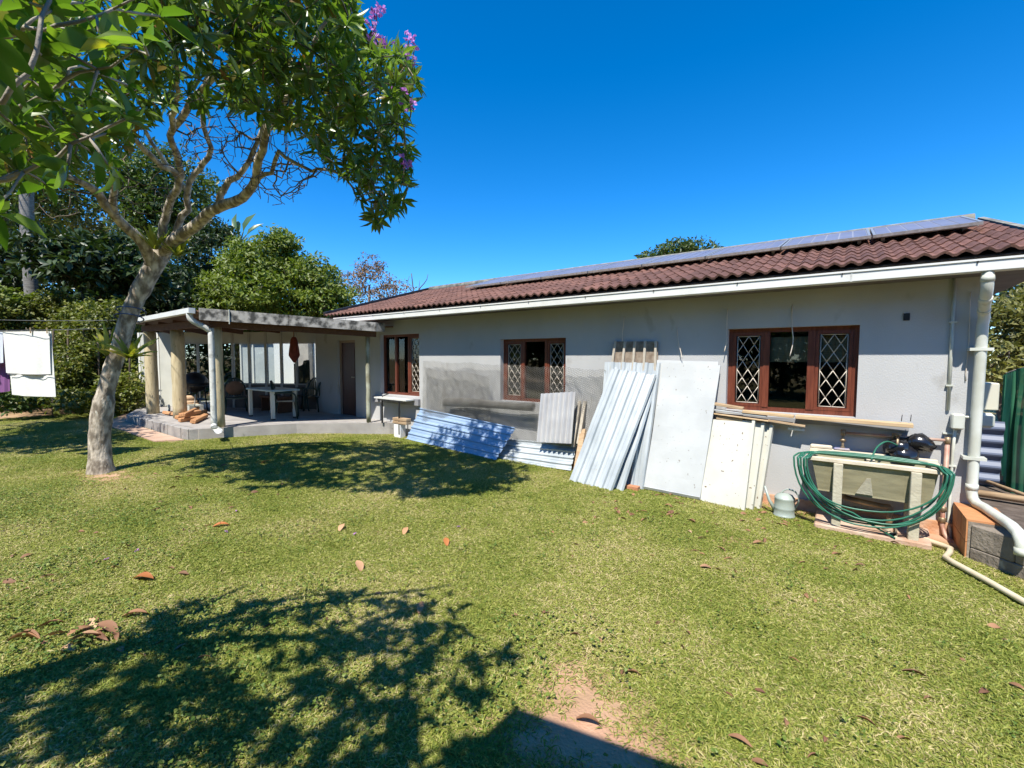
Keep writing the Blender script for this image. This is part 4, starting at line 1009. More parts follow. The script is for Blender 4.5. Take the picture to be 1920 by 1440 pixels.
def net2(u, v):
    b = .018 * math.sin(3.3 * u + 1.5 * v) * math.sin(3 * v) + .010 * math.sin(11 * u - 5 * v)
    return np.array((nx0 + .03 + u * (1 - .03 * v), D - .125 - .05 * max(0, 1 - v / 1.4) + b, .40 + v * (.99 - .045 * u) + .02 * math.sin(5 * u + 2) + .01 * math.sin(17 * u)))
net = thing("wire_netting", "crumpled grey wire netting stretched along the wall below the middle window", "wire netting", (nx0 + 1.7, D - .1, .4))
netting(net1, 4.25, 1.42, .036, .0026, 1).build("mesh_layer", wire_m, net); netting(net2, 1.9, 1.30, .034, .0024, 2).build("mesh_layer", wire_m, net)
rl = MB()
def rollfn(u, v):
    a = v / .085; rr = .085 + .012 * math.sin(3 * u) - .003 * a
    return np.array((-6.55 + u, D - .20 + rr * math.cos(a), 1.00 + .015 * math.sin(2.5 * u) + rr * math.sin(a) + .030 * u))
roll = thing("netting_roll", "grey roll of wire netting lying level across the netting under the middle window", "netting roll", (-5, D - .24, .9))
netting(rollfn, 2.2, 1.75, .030, .0028, 5).build("mesh_layer", wire_m, roll)
# ------------------------------------------------------------------ wash trough, hose, taps
tr_m = mat("wash_trough_cement", (0.36, 0.325, 0.20), (0.27, 0.245, 0.15), scale=2.5, stretch=(2, 5, 9), rough=0.9, bump=0.2, bscale=30)
rim_m = mat("trough_rim", (0.66, 0.58, 0.44), (0.54, 0.47, 0.35), scale=5, rough=0.85, bump=0.15)
leg_m = mat("trough_leg", (0.52, 0.48, 0.36), (0.44, 0.40, 0.30), scale=12, rough=0.9, bump=0.3)
TZ = .80
tr = thing("wash_trough", "old cement double wash trough on post legs below the water pipes", "wash trough", (.25, 6.36, 0))
x0, x1, yf, yb = -.295, .86, 6.08, 6.62
mb = MB()
for a, b in ((x0, x0 + .09), (.245, .32), (x1 - .09, x1)): mb.box((a, yf + .07, TZ - .04), (b, yb - .07, TZ))
mb.box((x0, yf, TZ - .045), (x1, yf + .07, TZ)); mb.box((x0, yb - .07, TZ - .045), (x1, yb, TZ + .02))
mb.build("rim", rim_m, tr, bevel=.006)
mb = MB(); a0, a1 = x0 + .05, x1 - .05; fy = yf + .03
mb.hexa([(a0 + .06, fy + .07, .42), (a1 - .04, fy + .07, .42), (a1 - .04, fy + .10, .42), (a0 + .06, fy + .10, .42), (a0, fy, TZ - .046), (a1, fy, TZ - .046), (a1, fy + .035, TZ - .046), (a0, fy + .035, TZ - .046)])
mb.hexa([(a0 + .06, yb - .12, .42), (a1 - .04, yb - .12, .42), (a1 - .04, yb - .09, .42), (a0 + .06, yb - .09, .42), (a0, yb - .06, TZ - .046), (a1, yb - .06, TZ - .046), (a1, yb - .03, TZ - .046), (a0, yb - .03, TZ - .046)])
for xa, xb in ((a0, a0 + .06), (a1, a1 - .04)):
    s_ = 1 if xb > xa else -1; mb.hexa([(xb, fy + .07, .42), (xb + s_ * .03, fy + .07, .42), (xb + s_ * .03, yb - .1, .42), (xb, yb - .1, .42), (xa, fy + .036, TZ - .046), (xa + s_ * .035, fy + .036, TZ - .046), (xa + s_ * .035, yb - .061, TZ - .046), (xa, yb - .061, TZ - .046)])
mb.box((a0 + .06, fy + .07, .40), (a1 - .04, yb - .09, .42))
mb.build("basin", tr_m, tr)
mb = MB(); mb.add([(.16, fy + .062, .43), (.31, fy + .062, .43), (.285, fy + .02, .62), (.25, fy + .02, .62), (.16, fy + .05, .43), (.31, fy + .05, .43), (.285, fy + .006, .62), (.25, fy + .006, .62)], [(4, 5, 6, 7), (0, 3, 2, 1), (0, 1, 5, 4), (1, 2, 6, 5), (2, 3, 7, 6), (3, 0, 4, 7)]); mb.build("wash_board", leg_m, tr)
for x in (-.045, .60):
    MB().box((x, yf - .02, -.02), (x + .085, yf + .075, TZ - .047)).build("leg", leg_m, tr, bevel=.006); MB().box((x, yb - .16, -.02), (x + .085, yb - .08, .399)).build("leg", leg_m, tr)
MB().tube(spline([(.05, 6.35, .40), (.05, 6.35, .34), (.12, 6.35, .31), (.40, 6.36, .28), (.47, 6.36, .27), (.47, 6.36, .08)], 3), .03, 8).build("waste_pipe", mat("brown_pipe", (0.38, 0.25, 0.13), (0.10, 0.07, 0.05), scale=5, rough=0.6), tr)
sb = mat("trough_base", (0.56, 0.42, 0.32), (0.42, 0.26, 0.17), scale=4, rough=0.95, bump=0.5, bscale=30)
tag(MB().prism([(-.20, 6.02), (.78, 6.02), (.82, 6.60), (-.20, 6.60)], -.08, [.055, .05, .05, .055]).build("concrete_base", sb, loc=(.3, 6.3, 0), bevel=.012), "chipped concrete base slab under the wash trough", "concrete slab")
# copper and steel pipes
wp = thing("water_pipe", "rusty pink water pipe running above the trough and down the wall", "pipe", (.95, D - .06, 0))
pipe_m = mat("rusty_pipe", (0.38, 0.17, 0.12), (0.50, 0.36, 0.28), scale=7, rough=0.6, metal=0.2)
brass = mat("old_brass", (0.42, 0.30, 0.18), (0.22, 0.17, 0.11), scale=20, rough=0.5, metal=0.6)
MB().tube([(.03, D - .06, 1.03), (.935, D - .06, 1.035)], .016, 8).build("pipe", pipe_m, wp)
MB().tube([(.935, D - .06, 1.03), (.93, D - .06, .10), (.95, D - .10, .02), (1.0, D - .3, -.06)], .021, 8).build("pipe", pipe_m, wp)
tp = MB().tube([(.035, D - .06, 1.035), (.03, D - .06, .98), (.03, D - .09, .88), (.03, D - .09, .80)], .014, 8); tp.lathe((.03, D - .075, .94), [(.001, -.02), (.03, -.015), (.03, .015), (.001, .02)], 8); tp.lathe((.03, D - .09, .85), [(.02, -.02), (.026, 0), (.02, .02)], 8); tp.build("tap", brass, wp)
tp = MB().tube([(.52, D - .06, 1.035), (.52, D - .14, 1.02), (.52, D - .17, .92)], .014, 8); tp.lathe((.52, D - .14, 1.06), [(.001, -.02), (.03, 0), (.03, .02), (.001, .025)], 8); tp.build("tap", brass, wp)
for x, z in ((.935, 1.035), (.03, 1.03), (.50, 1.032)): MB().lathe((x, D - .06, z), [(.001, -.04), (.026, -.035), (.026, .035), (.001, .04)], 8).build("elbow", brass, wp)
for z in (.28, .42, .16): MB().lathe((.93, D - .06, z), [(.021, -.03), (.032, -.02), (.032, .02), (.021, .03)], 8).build("valve", brass, wp)
# black bag on the pipe
bgb = MB(); c = np.array((.60, D - .10, .94)); rb = random.Random(3)
for k in range(3):
    cc = c + ((-.06, .10, -.02)[k], (0, .02, -.03)[k], (-.03, .05, -.10)[k]); pr = [(.001, -.10), (.10, -.08), (.14, -.02), (.12, .05), (.06, .09), (.001, .10)]
    o_ = len(bgb.v); bgb.lathe(cc, pr, 12)
    for i in range(o_, len(bgb.v)):
        v = np.array(bgb.v[i]) - cc; s_ = 1 + .22 * math.sin(9 * v[0] * 12 + k) * math.sin(40 * v[2] + 2 * k) + rb.uniform(-.12, .12); v = v * s_; v[1] = max(-.11, min(.085, v[1] * .7)); bgb.v[i] = tuple(cc + v)
tag(bgb.build("plastic_bag", black_pl, loc=c), "crumpled shiny black plastic bag stuffed behind the water pipe above the trough", "bag")
# hose: coils hung over the trough
hose_m = mat("green_hose", (0.030, 0.155, 0.095), (0.022, 0.12, 0.075), scale=8, rough=0.35)
hp = []
rh = random.Random(12)
turns = 7
BOT = (.02, .27, .08, .33, .05, .22, .38, .1); LFT = (-.44, -.31, -.40, -.28, -.36, -.30, -.38, -.33); RGT = (.94, .86, .92, .83, .90, .88, .85, .9); TOPZ = (.05, .02, .06, .03, .05, .02, .04, .03)
n_ = 44
for i in range(turns * n_ - n_ // 2):
    k = i // n_; f_ = (i % n_) / n_; f2 = f_ * f_ * (3 - 2 * f_); g = lambda A: A[k] * (1 - f2) + A[k + 1] * f2
    t = 2 * PI * f_ + PI / 2; bot, lft, rgt, top = g(BOT), g(LFT), g(RGT), TZ + g(TOPZ)
    ct, st = math.cos(t), math.sin(t); cx = (lft + rgt) / 2; w_ = (rgt - lft) / 2
    x = cx + w_ * math.copysign(abs(ct) ** .85, ct)
    z = (TZ - .02) + (top - TZ + .03) * st if st > 0 else (TZ - .02) + (TZ - .02 - bot) * st
    kk = k + f_
    y = 6.035 - .010 * kk + .012 * math.sin(3 * t + kk) if st < .15 else 6.035 - .01 * kk + .16 * min(1, (st - .15) / .5)
    if st > .3: z = max(z, TZ + .018 + .004 * kk)
    hp.append((x, y, z))
hp += [(.35, 6.04, .12), (.5, 6.02, .05)]
hs_ = thing("garden_hose", "long green garden hose coiled over the wash trough", "hose", (.28, 6.05, .3))
MB().tube(hp, .0095, 7).build("coil", hose_m, hs_)
MB().tube(spline([(.28, 6.12, .83), (.33, 6.25, .95), (.42, 6.4, 1.0), (.52, D - .18, .95)], 6), .0095, 7).build("tail", hose_m, hs_)
# watering can
wc = gr(1470, 967); wcan = thing("watering_can", "small grey green metal watering can with long spout against the wall", "watering can", wc)
can_m = mat("grey_green_enamel", (0.40, 0.45, 0.40), (0.33, 0.38, 0.34), scale=5, rough=0.45, metal=0.15)
b = MB(); b.lathe(wc, [(.001, .004), (.115, .004), (.118, .012), (.108, .02), (.108, .09), (.112, .10), (.108, .11), (.106, .21), (.112, .225), (.10, .235), (.085, .26), (.04, .275), (.001, .28)], 20); b.build("can_body", can_m, wcan)
MB().tube([wc + (-.09, 0, .05), wc + (-.16, 0, .16), wc + (-.215, 0, .33)], [.028, .018, .013], 8).build("spout", can_m, wcan)
MB().tube(spline([wc + (-.05, 0, .265), wc + (.02, 0, .33), wc + (.11, 0, .31), wc + (.145, 0, .22), wc + (.10, 0, .08)], 4), .010, 6).build("handle", can_m, wcan)
tag(MB().box((-.28, 6.36, TZ + .021), (.0, 6.45, TZ + .06)).build("scrubbing_brush", rim_m, loc=(-.15, 6.4, TZ + .02), bevel=.01), "pale wooden brush lying on the back of the trough", "brush") if False else None
so_ = np.array((-.17, 6.585, TZ + .02)); tag(MB().box(so_ + (-.12, -.03, 0), so_ + (.10, .03, .045)).build("soap_bar", rim_m, loc=so_, bevel=.012), "pale bar lying on the back rim of the trough", "soap")
so_ = np.array((.0, 6.59, TZ + .02)); tag(MB().box(so_ + (-.055, -.035, 0), so_ + (.10, .035, .03)).build("scrubbing_brush", mat("blue_brush", (0.10, 0.13, 0.34), (0.4, 0.33, 0.27), scale=9, rough=0.6), loc=so_, bevel=.01), "blue brush lying on the back rim of the trough", "brush")
for k, (x, y, lab) in enumerate([(.62, 6.25, "first"), (.70, 6.33, ""), (.76, 6.20, "")]):
    pass
# drain pipe across the lawn
dpz = [gr(1678, 1001), gr(1700, 1008), gr(1768, 1031), gr(1782, 1037), gr(1780, 1044), gr(1772, 1054), gr(1790, 1065), gr(1850, 1098), gr(1925, 1142), gr(2010, 1195)]
P = [np.array((.42, 6.28, .06)), np.array((.50, 6.05, .07))] + [p + (0, 0, .045) for p in dpz]
tag(MB().tube(P, .025, 10).build("drain_pipe", mat("cream_drain_pipe", (0.66, 0.58, 0.42), (0.56, 0.46, 0.31), scale=4, rough=0.5), loc=P[2]), "cream plastic drain pipe snaking from the trough over the lawn", "pipe")
# brick plinth and retaining wall at the corner
step = thing("corner_plinth", "low plinth capped with orange tiles at the house corner", "plinth", (1.12, 6.4, 0))
ot = mat("orange_quarry_tile", (0.52, 0.24, 0.10), (0.44, 0.19, 0.08), scale=7, rough=0.75, objvar=.1)
gcon = mat("old_grey_concrete", (0.29, 0.245, 0.195), (0.18, 0.15, 0.12), scale=4, detail=8, rough=0.95, bump=0.6, bscale=30, spots=(0.36, 0.33, 0.27), spot_scale=7, spot_lim=0.62)
px0, px1, py0, py1 = 1.015, 1.33, 6.03, 6.688
MB().box((px0 + .013, py0, -.15), (px1, py1, .345)).build("core", gcon, step)
for k in range(5):
    a = py0 + (py1 - py0) * k / 5; MB().box((px0, a + .003, .346), (px1 + .005, a + (py1 - py0) / 5 - .003, .365)).build("tile", ot, step)
for k in range(3):
    a = py0 + (py1 - py0) * k / 3
    for z0_, z1_ in ((-.06, .14), (.146, .344)): MB().box((px0, a + .003, z0_), (px0 + .012, a + (py1 - py0) / 3 - .003, z1_)).build("tile", ot, step)
rw = thing("retaining_wall", "low grey concrete block wall running out of frame from the house corner", "retaining wall", (1.6, 5.6, 0))
a = np.array((1.045, 6.02)); b = np.array((2.6, 4.45)); d_ = (b - a) / np.linalg.norm(b - a); n_ = np.array((-d_[1], d_[0]))
L_ = np.linalg.norm(b - a); rr = random.Random(4)
for row in range(2):
    s = 0.0; i = 0
    while s < L_:
        e_ = min(L_, s + (.62 if not (row == 1 and i == 0) else .34)); z0_ = -.14 + row * .24; z1_ = z0_ + .238 + (rr.uniform(-.02, .01) if row else 0); j = rr.uniform(-.006, .006)
        p, q = a + d_ * (s + .001) + n_ * j, a + d_ * (e_ - .001) + n_ * j
        MB().prism([p, q, q + n_ * .16, p + n_ * .16], z0_, z1_).build("block", gcon, rw, bevel=.009); s = e_; i += 1
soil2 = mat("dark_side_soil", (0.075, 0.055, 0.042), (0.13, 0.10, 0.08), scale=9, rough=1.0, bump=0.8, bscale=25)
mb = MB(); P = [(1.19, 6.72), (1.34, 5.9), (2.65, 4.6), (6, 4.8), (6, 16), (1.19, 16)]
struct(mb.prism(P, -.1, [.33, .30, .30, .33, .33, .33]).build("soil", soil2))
# green shade net fence
net_m = mat("green_shade_net", (0.018, 0.105, 0.062), (0.012, 0.075, 0.05), scale=1.5, stretch=(6, 6, 1), rough=0.8, bump=0.1)
m, nt, out = new_mat("green_shade_cloth"); N, L = nt.nodes.new, nt.links.new
p = N("ShaderNodeBsdfPrincipled"); p.inputs["Roughness"].default_value = .8; tcn = N("ShaderNodeTexCoord")
nz = N("ShaderNodeTexNoise"); nz.inputs["Scale"].default_value = 2; nz.inputs["Detail"].default_value = 5; L(tcn.outputs["Object"], nz.inputs["Vector"])
rp_ = N("ShaderNodeValToRGB"); rp_.color_ramp.elements[0].color = c4((0.015, 0.12, 0.06)); rp_.color_ramp.elements[1].color = c4((0.045, 0.23, 0.12)); rp_.color_ramp.elements[0].position = .35; rp_.color_ramp.elements[1].position = .7
L(nz.outputs["Fac"], rp_.inputs["Fac"]); L(rp_.outputs["Color"], p.inputs["Base Color"])
tl = N("ShaderNodeBsdfTranslucent"); L(rp_.outputs["Color"], tl.inputs["Color"]); mx = N("ShaderNodeMixShader"); mx.inputs[0].default_value = .4
trp = N("ShaderNodeBsdfTransparent"); mx2 = N("ShaderNodeMixShader"); mx2.inputs[0].default_value = .10
L(p.outputs[0], mx.inputs[1]); L(tl.outputs[0], mx.inputs[2]); L(mx.outputs[0], mx2.inputs[1]); L(trp.outputs[0], mx2.inputs[2]); L(mx2.outputs[0], out.inputs["Surface"])
cloth_m = m
nf = thing("shade_net_fence", "dark green shade net fence closing the passage beside the house", "fence", (1.9, 7.7, .3))
FP = [(1.95, 9.7, 1.72), (1.66, 7.85, 1.80), (1.86, 7.62, 1.92), (2.9, 6.9, 2.02)]
for i in range(3):
    a = np.array(FP[i]); b = np.array(FP[i + 1]); mb = MB(); n_ = 14
    for k in range(n_ + 1):
        q = lerp(a, b, k / n_); dv = (b - a)[:2] / np.linalg.norm((b - a)[:2]); o_ = .018 * math.sin(k * 1.9 + i)
        mb.v += [(q[0] - dv[1] * o_, q[1] + dv[0] * o_, .31), (q[0] - dv[1] * o_ * 2, q[1] + dv[0] * o_ * 2, 1.1), (q[0], q[1], q[2] - .02 * math.sin(k / n_ * PI))]
    for k in range(n_):
        for z in range(2): a_ = 3 * k + z; mb.f.append((a_, a_ + 3, a_ + 4, a_ + 1)); mb.sm.append(True)
    mb.build("net_panel", cloth_m, nf)
for q in FP: MB().tube([(q[0], q[1] + .03, .28), (q[0], q[1] + .03, q[2] - .03)], .02, 8).build("post", cloth_m, nf)
for i in range(3): MB().tube([np.array(FP[i]) + (0, .02, -.01), np.array(FP[i + 1]) + (0, .02, -.01)], .006, 5).build("wire", iron, nf)
# boxes on the side wall
mb = MB(); q = onY(1845, 718, 7.5); q2 = onY(1872, 770, 7.5)
tag(MB().box((1.19, 7.5, q2[2]), (q2[0], 7.85, q[2])).build("meter_cabinet", mat("cream_cabinet", (0.60, 0.58, 0.46), rough=.5), loc=(1.3, 7.6, 1.4), bevel=.01), "cream metal cabinet fixed to the side wall of the house", "cabinet")
q = onY(1845, 775, 7.4); q2 = onY(1866, 804, 7.4)
tag(MB().box((1.19, 7.4, q2[2]), (q2[0], 7.6, q[2])).build("hose_reel_box", pvc, loc=(1.3, 7.5, 1.1), bevel=.03), "white rounded box below the cream cabinet on the side wall", "box")
q = onY(1845, 806, 7.9); q2 = onY(1868, 880, 7.9)
geo = sheet_geo((1.2, 8.0, .33), (1.2, 7.9, 1.15), (q2[0] + .05, 8.0, .33), (q2[0] + .05, 7.9, 1.15), wave(5, .02), along=1)
leaning("blue_sheet", "blue grey ribbed sheet stored in the shaded side passage", "roof sheet", geo, mat("slate_blue_sheet", (0.13, 0.16, 0.24), rough=.5))
tag(MB().tube([(1.2, 7.3, .37), (3.2, 6.9, .40)], .04, 8).build("pole", timber, loc=(2, 7.1, .35)), "grey pole lying across the soil of the side passage", "pole")
tag(MB().tube([(1.25, 8.6, .40), (2.2, 6.3, .35)], .02, 6).build("dry_branch", timber, loc=(1.8, 7.4, .35)), "thin dry branch lying slantwise in the side passage", "branch")
# ------------------------------------------------------------------ vegetation helpers
def leaf_template(w=.30, fold=.12, droop=.16):
    """leaf of length 1 along +y"""
    V = [(0, 0, 0), (-w * .42, .30, fold * .5), (0, .32, 0), (w * .42, .30, fold * .5), (-w * .46, .62, fold * .45 - droop * .3), (0, .65, -droop * .32), (w * .46, .62, fold * .45 - droop * .3), (0, 1, -droop)]
    F = [(0, 2, 1), (0, 3, 2), (1, 2, 5, 4), (2, 3, 6, 5), (4, 5, 7), (5, 6, 7)]
    return np.array(V), F
def quad_template(w=.5):
    V = [(0, 0, 0), (w * .5, .45, .08), (0, 1, -.05), (-w * .5, .45, .08)]
    return np.array(V), [(0, 1, 2), (0, 2, 3)]
def norm(a): return a / np.maximum(np.linalg.norm(a, axis=-1, keepdims=True), 1e-9)
def leaf_frames(pos, d, up, L_):
    """4x4 frames: y along the leaf, z the upper side"""
    d = norm(d); x = np.cross(d, up); bad = np.linalg.norm(x, axis=1) < 1e-3; x[bad] = (1, 0, 0); x = norm(x); z = np.cross(x, d)
    M = np.zeros((len(pos), 4, 4)); M[:, :3, 0] = x * L_[:, None]; M[:, :3, 1] = d * L_[:, None]; M[:, :3, 2] = z * L_[:, None]; M[:, :3, 3] = pos; M[:, 3, 3] = 1
    return M
def leaves_mesh(name, frames, templ, m, parent, off):
    V, F = templ; n = len(frames); k = len(V)
    if n == 0: return None
    Vh = np.c_[V, np.ones(k)]
    P = np.einsum('nij,kj->nki', frames, Vh)[:, :, :3].reshape(-1, 3) - np.array(off)
    me = bpy.data.meshes.new(name)
    tot = sum(len(f) for f in F)
    me.vertices.add(n * k); me.vertices.foreach_set("co", P.ravel())
    base = np.concatenate([np.array(f) for f in F]); li = (base[None, :] + (np.arange(n) * k)[:, None]).ravel()
    st = np.cumsum([0] + [len(f) for f in F])[:-1]; ls = (st[None, :] + (np.arange(n) * tot)[:, None]).ravel()
    me.loops.add(n * tot); me.loops.foreach_set("vertex_index", li)
    me.polygons.add(n * len(F)); me.polygons.foreach_set("loop_start", ls)
    me.polygons.foreach_set("use_smooth", np.ones(n * len(F), bool))
    me.update(calc_edges=True); me.validate()
    me.materials.append(m)
    o = bpy.data.objects.new(name, me); COL.objects.link(o)
    if parent: o.parent = parent
    else: o.location = tuple(off)
    return o
def rnd_unit(n):
    v = rng.normal(size=(n, 3)); return norm(v)
class Skeleton:
    def __init__(s): s.p = []; s.par = []; s.r = []; s.bare = []
    def limb(s, pts, r0, r1, parent=-1, step=.12, wig=.012):
        P = spline(pts, 8); out = [P[0]]
        for q in P[1:]:
            if np.linalg.norm(q - out[-1]) > step: out.append(q)
        if parent >= 0: out = out[1:] if np.linalg.norm(out[0] - s.p[parent]) < .15 else out
        ids = []; last = parent
        for i, q in enumerate(out):
            t = i / max(1, len(out) - 1)
            s.p.append(np.array(q) + (rng.normal(size=3) * wig if parent >= 0 else 0)); s.par.append(last); s.r.append(r0 * (1 - t) + r1 * t); last = len(s.p) - 1; ids.append(last)
        return ids
    def nearest(s, q):
        return int(np.argmin(np.linalg.norm(np.array(s.p) - np.array(q), axis=1)))
    def attach(s, tips, allowed, step=.12, wig=.035, rt=.004, lift=.0):
        """grow a wandering twig to every tip from the nearest wood"""
        ids = list(allowed); tips = list(tips)
        A = np.array([s.p[i] for i in ids]); d0 = [np.min(np.linalg.norm(A - t, axis=1)) for t in tips]
        ends = []
        P = [s.p[i] for i in ids]; buf = np.array(P)
        for k in np.argsort(d0):
            t = np.array(tips[k]); j = int(np.argmin(np.linalg.norm(buf - t, axis=1))); a = buf[j]; last = ids[j]
            L_ = np.linalg.norm(t - a); n = max(1, int(L_ / step)); new = []
            side = rng.normal(size=3) * L_ * .10
            for i in range(1, n + 1):
                u = i / n; q = a * (1 - u) + t * u + side * math.sin(PI * u) + (rng.normal(size=3) * wig if i < n else 0); q[2] -= lift * L_ * math.sin(PI * u)
                s.p.append(q); s.par.append(last); s.r.append(rt); last = len(s.p) - 1; ids.append(last); new.append(q)
            ends.append((last, norm((t - (s.p[s.par[last]] if s.par[last] >= 0 else a))[None])[0]))
            buf = np.vstack([buf, np.array(new)])
        return ends, ids
    def mesh(s, rt=.0042, expo=.42, sides=5, thin=None):
        n = len(s.p); cnt = np.zeros(n); kids = [[] for _ in range(n)]
        for i in range(n):
            if s.par[i] >= 0: kids[s.par[i]].append(i)
        for i in range(n - 1, -1, -1):
            if not kids[i]: cnt[i] += 1
            if s.par[i] >= 0: cnt[s.par[i]] += cnt[i]
        R = [max(s.r[i], rt * cnt[i] ** expo if s.r[i] < .02 else 0) for i in range(n)]
        mb = MB(); done = [False] * n
        for i in range(n):
            if done[i]: continue
            ch = [s.par[i]] if s.par[i] >= 0 else []; k = i
            while True:
                ch.append(k); done[k] = True; nx_ = [c for c in kids[k] if not done[c]]
                if not nx_: break
                k = max(nx_, key=lambda c: R[c])
            rr = [R[c] for c in ch]
            if len(ch) > 1 and s.par[i] >= 0: rr[0] = min(rr[0], rr[1] * 1.3)
            big = max(rr)
            if len(ch) > 1: (thin if thin is not None and big < .026 else mb).tube([s.p[c] for c in ch], rr, 22 if big > .09 else 8 if big > .03 else sides if big > .008 else 4, cap=len(ch) > 1, rough=.03 if big > .09 else .025 if big > .03 else 0)
        return mb
def in_frame_px(P):
    c = (np.array(P) - CAM) @ ROT; z = -c[:, 2]; z = np.where(z < .05, 1e9, z)
    return PCX + FPX * c[:, 0] / z, PCY - FPX * c[:, 1] / z, z
def rosettes(ends, n0, n1, l0, l1, spread=(35, 95), upbias=.5, droop=.25):
    pos = []; d = []; up = []; L_ = []
    for p, ax in ends:
        ax = norm((np.array(ax) + np.array((0, 0, upbias)))[None])[0]
        u = np.cross(ax, (0.3, 0.9, .2)); u /= np.linalg.norm(u); w = np.cross(ax, u); n = rng.integers(n0, n1 + 1); ph = rng.uniform(0, 6.28)
        for k in range(n):
            a = ph + 2.4 * k + rng.uniform(-.3, .3); th = math.radians(rng.uniform(*spread)); back = .10 * k / n
            r_ = u * math.cos(a) + w * math.sin(a); v = ax * math.cos(th) + r_ * math.sin(th) + np.array((0, 0, -droop * rng.uniform(0, 1)))
            pos.append(np.array(p) - ax * back * l1); d.append(v); up.append(ax + np.array((0, 0, .6)) + rng.normal(size=3) * .2); L_.append(rng.uniform(l0, l1))
    return leaf_frames(np.array(pos), np.array(d), np.array(up), np.array(L_))
def split_largest(frames, limit):
    """the leaves that show largest in the photograph, and the rest"""
    px, py, z = in_frame_px(frames[:, :3, 3]); size = np.linalg.norm(frames[:, :3, 1], axis=1) / z
    vis = (px > -20) & (px < 1940) & (py > -20) & (py < 1460); size = np.where(vis, size, -1)
    o = np.argsort(-size); k = min(limit, int((size > 0).sum()))
    return frames[o[:k]], frames[o[k:]]
def leaf_objects(frames, templs, m, parent, name="leaf"):
    mes = []
    for t in templs:
        me = bpy.data.meshes.new(name); me.from_pydata([tuple(v) for v in t[0]], [], t[1]); me.polygons.foreach_set("use_smooth", [True] * len(t[1])); me.update(); me.materials.append(m); mes.append(me)
    for i, f in enumerate(frames):
        inst(name, mes[i % len(mes)], parent, Matrix([list(map(float, r)) for r in f]))
bark = mat("pale_flaky_bark", (0.60, 0.53, 0.43), (0.17, 0.14, 0.105), scale=13, detail=9, stretch=(1, 1, .45), rough=0.95, bump=1.0, bscale=24, contrast=(.34, .60), spots=(0.46, 0.43, 0.36), spot_scale=14, spot_lim=0.66)
bark_d = mat("dark_bark", (0.12, 0.095, 0.07), (0.07, 0.055, 0.04), scale=6, rough=0.95, bump=0.6)
# ------------------------------------------------------------------ the garden tree with the leaning trunk
T = Skeleton()
def F_(px, py, fw): return far(px, py, fw)
b0 = gr(190, 884); FW = fwd(b0)
trunk = T.limb([b0 + (0, 0, -.15), F_(188, 860, FW), F_(187, 815, FW), F_(193, 765, FW), F_(204, 712, FW), F_(224, 650, FW), F_(243, 590, FW), F_(266, 540, FW), F_(288, 500, FW), F_(305, 470, FW)], .185, .19, step=.055)
for i in trunk:
    z = T.p[i][2]; T.r[i] = .138 + .14 * max(0, .4 - z) if z < .5 else (.134 if z < 1.25 else .108 if z < 2.9 else .122)
fork = trunk[-1]
LA = T.limb([T.p[fork], F_(332, 446, 6.6), F_(360, 426, 6.4), F_(388, 404, 6.2), F_(420, 383, 6.0), F_(450, 374, 5.8), F_(470, 360, 5.65), F_(480, 332, 5.5), F_(490, 290, 5.3), F_(498, 250, 5.1), F_(515, 215, 4.95), F_(545, 180, 4.8), F_(580, 120, 4.5), F_(600, 40, 4.2)], .088, .018, fork)
LB = T.limb([T.p[fork], F_(325, 446, 6.75), F_(340, 415, 6.7), F_(352, 385, 6.6), F_(353, 350, 6.45), F_(370, 320, 6.3), F_(394, 292, 6.1), F_(386, 250, 5.9), F_(380, 205, 5.7), F_(390, 140, 5.3), F_(410, 60, 4.8)], .052, .017, fork)
LC = T.limb([T.p[fork], F_(305, 430, 6.7), F_(312, 400, 6.6), F_(326, 365, 6.4), F_(340, 335, 6.2), F_(330, 290, 5.9), F_(321, 255, 5.6), F_(328, 215, 5.2), F_(335, 150, 4.7), F_(320, 60, 4.1)], .060, .017, fork)
LD = T.limb([T.p[trunk[-5]], F_(270, 462, 6.6), F_(240, 430, 6.4), F_(208, 395, 6.1), F_(180, 360, 5.9), F_(145, 338, 5.6), F_(95, 320, 5.3), F_(40, 290, 5.0), F_(-40, 230, 4.6)], .080, .02, trunk[-5])
def near(ids, q): return min(ids, key=lambda i: np.linalg.norm(T.p[i] - q))
def sub(ids, pts, r0, r1): s = near(ids, pts[0]); return T.limb([T.p[s]] + [np.array(p) for p in pts[1:]], r0, r1, s)
L1 = sub(LA, [F_(480, 332, 5.5), F_(512, 318, 5.4), F_(519, 285, 5.3), F_(540, 300, 5.2), F_(580, 316, 5.1), F_(625, 322, 4.95), F_(655, 345, 4.9), F_(672, 372, 4.85), F_(700, 392, 4.8)], .028, .007)
L2 = sub(LA, [F_(410, 388, 6.05), F_(415, 358, 6.0), F_(435, 335, 5.9), F_(462, 312, 5.8), F_(480, 270, 5.7), F_(500, 225, 5.6), F_(540, 150, 5.3)], .045, .013)
L3 = sub(LA, [F_(498, 250, 5.1), F_(530, 240, 5.0), F_(580, 225, 4.9), F_(640, 200, 4.75), F_(700, 170, 4.6), F_(750, 130, 4.5)], .032, .009)
L4 = sub(LB, [F_(353, 350, 6.45), F_(330, 330, 6.4), F_(300, 290, 6.2), F_(270, 240, 5.9), F_(230, 180, 5.5)], .036, .012)
L5 = sub(LC, [F_(340, 335, 6.2), F_(290, 300, 5.8), F_(240, 250, 5.3), F_(180, 200, 4.8), F_(120, 140, 4.3)], .04, .012)
L6 = sub(LD, [F_(208, 395, 6.1), F_(215, 340, 5.9), F_(200, 280, 5.6), F_(160, 220, 5.2), F_(100, 150, 4.8)], .042, .012)
L7 = sub(LC, [F_(321, 255, 5.6), F_(360, 190, 5.1), F_(420, 130, 4.6), F_(480, 70, 4.2), F_(540, 0, 3.8), F_(580, -80, 3.5)], .04, .012)
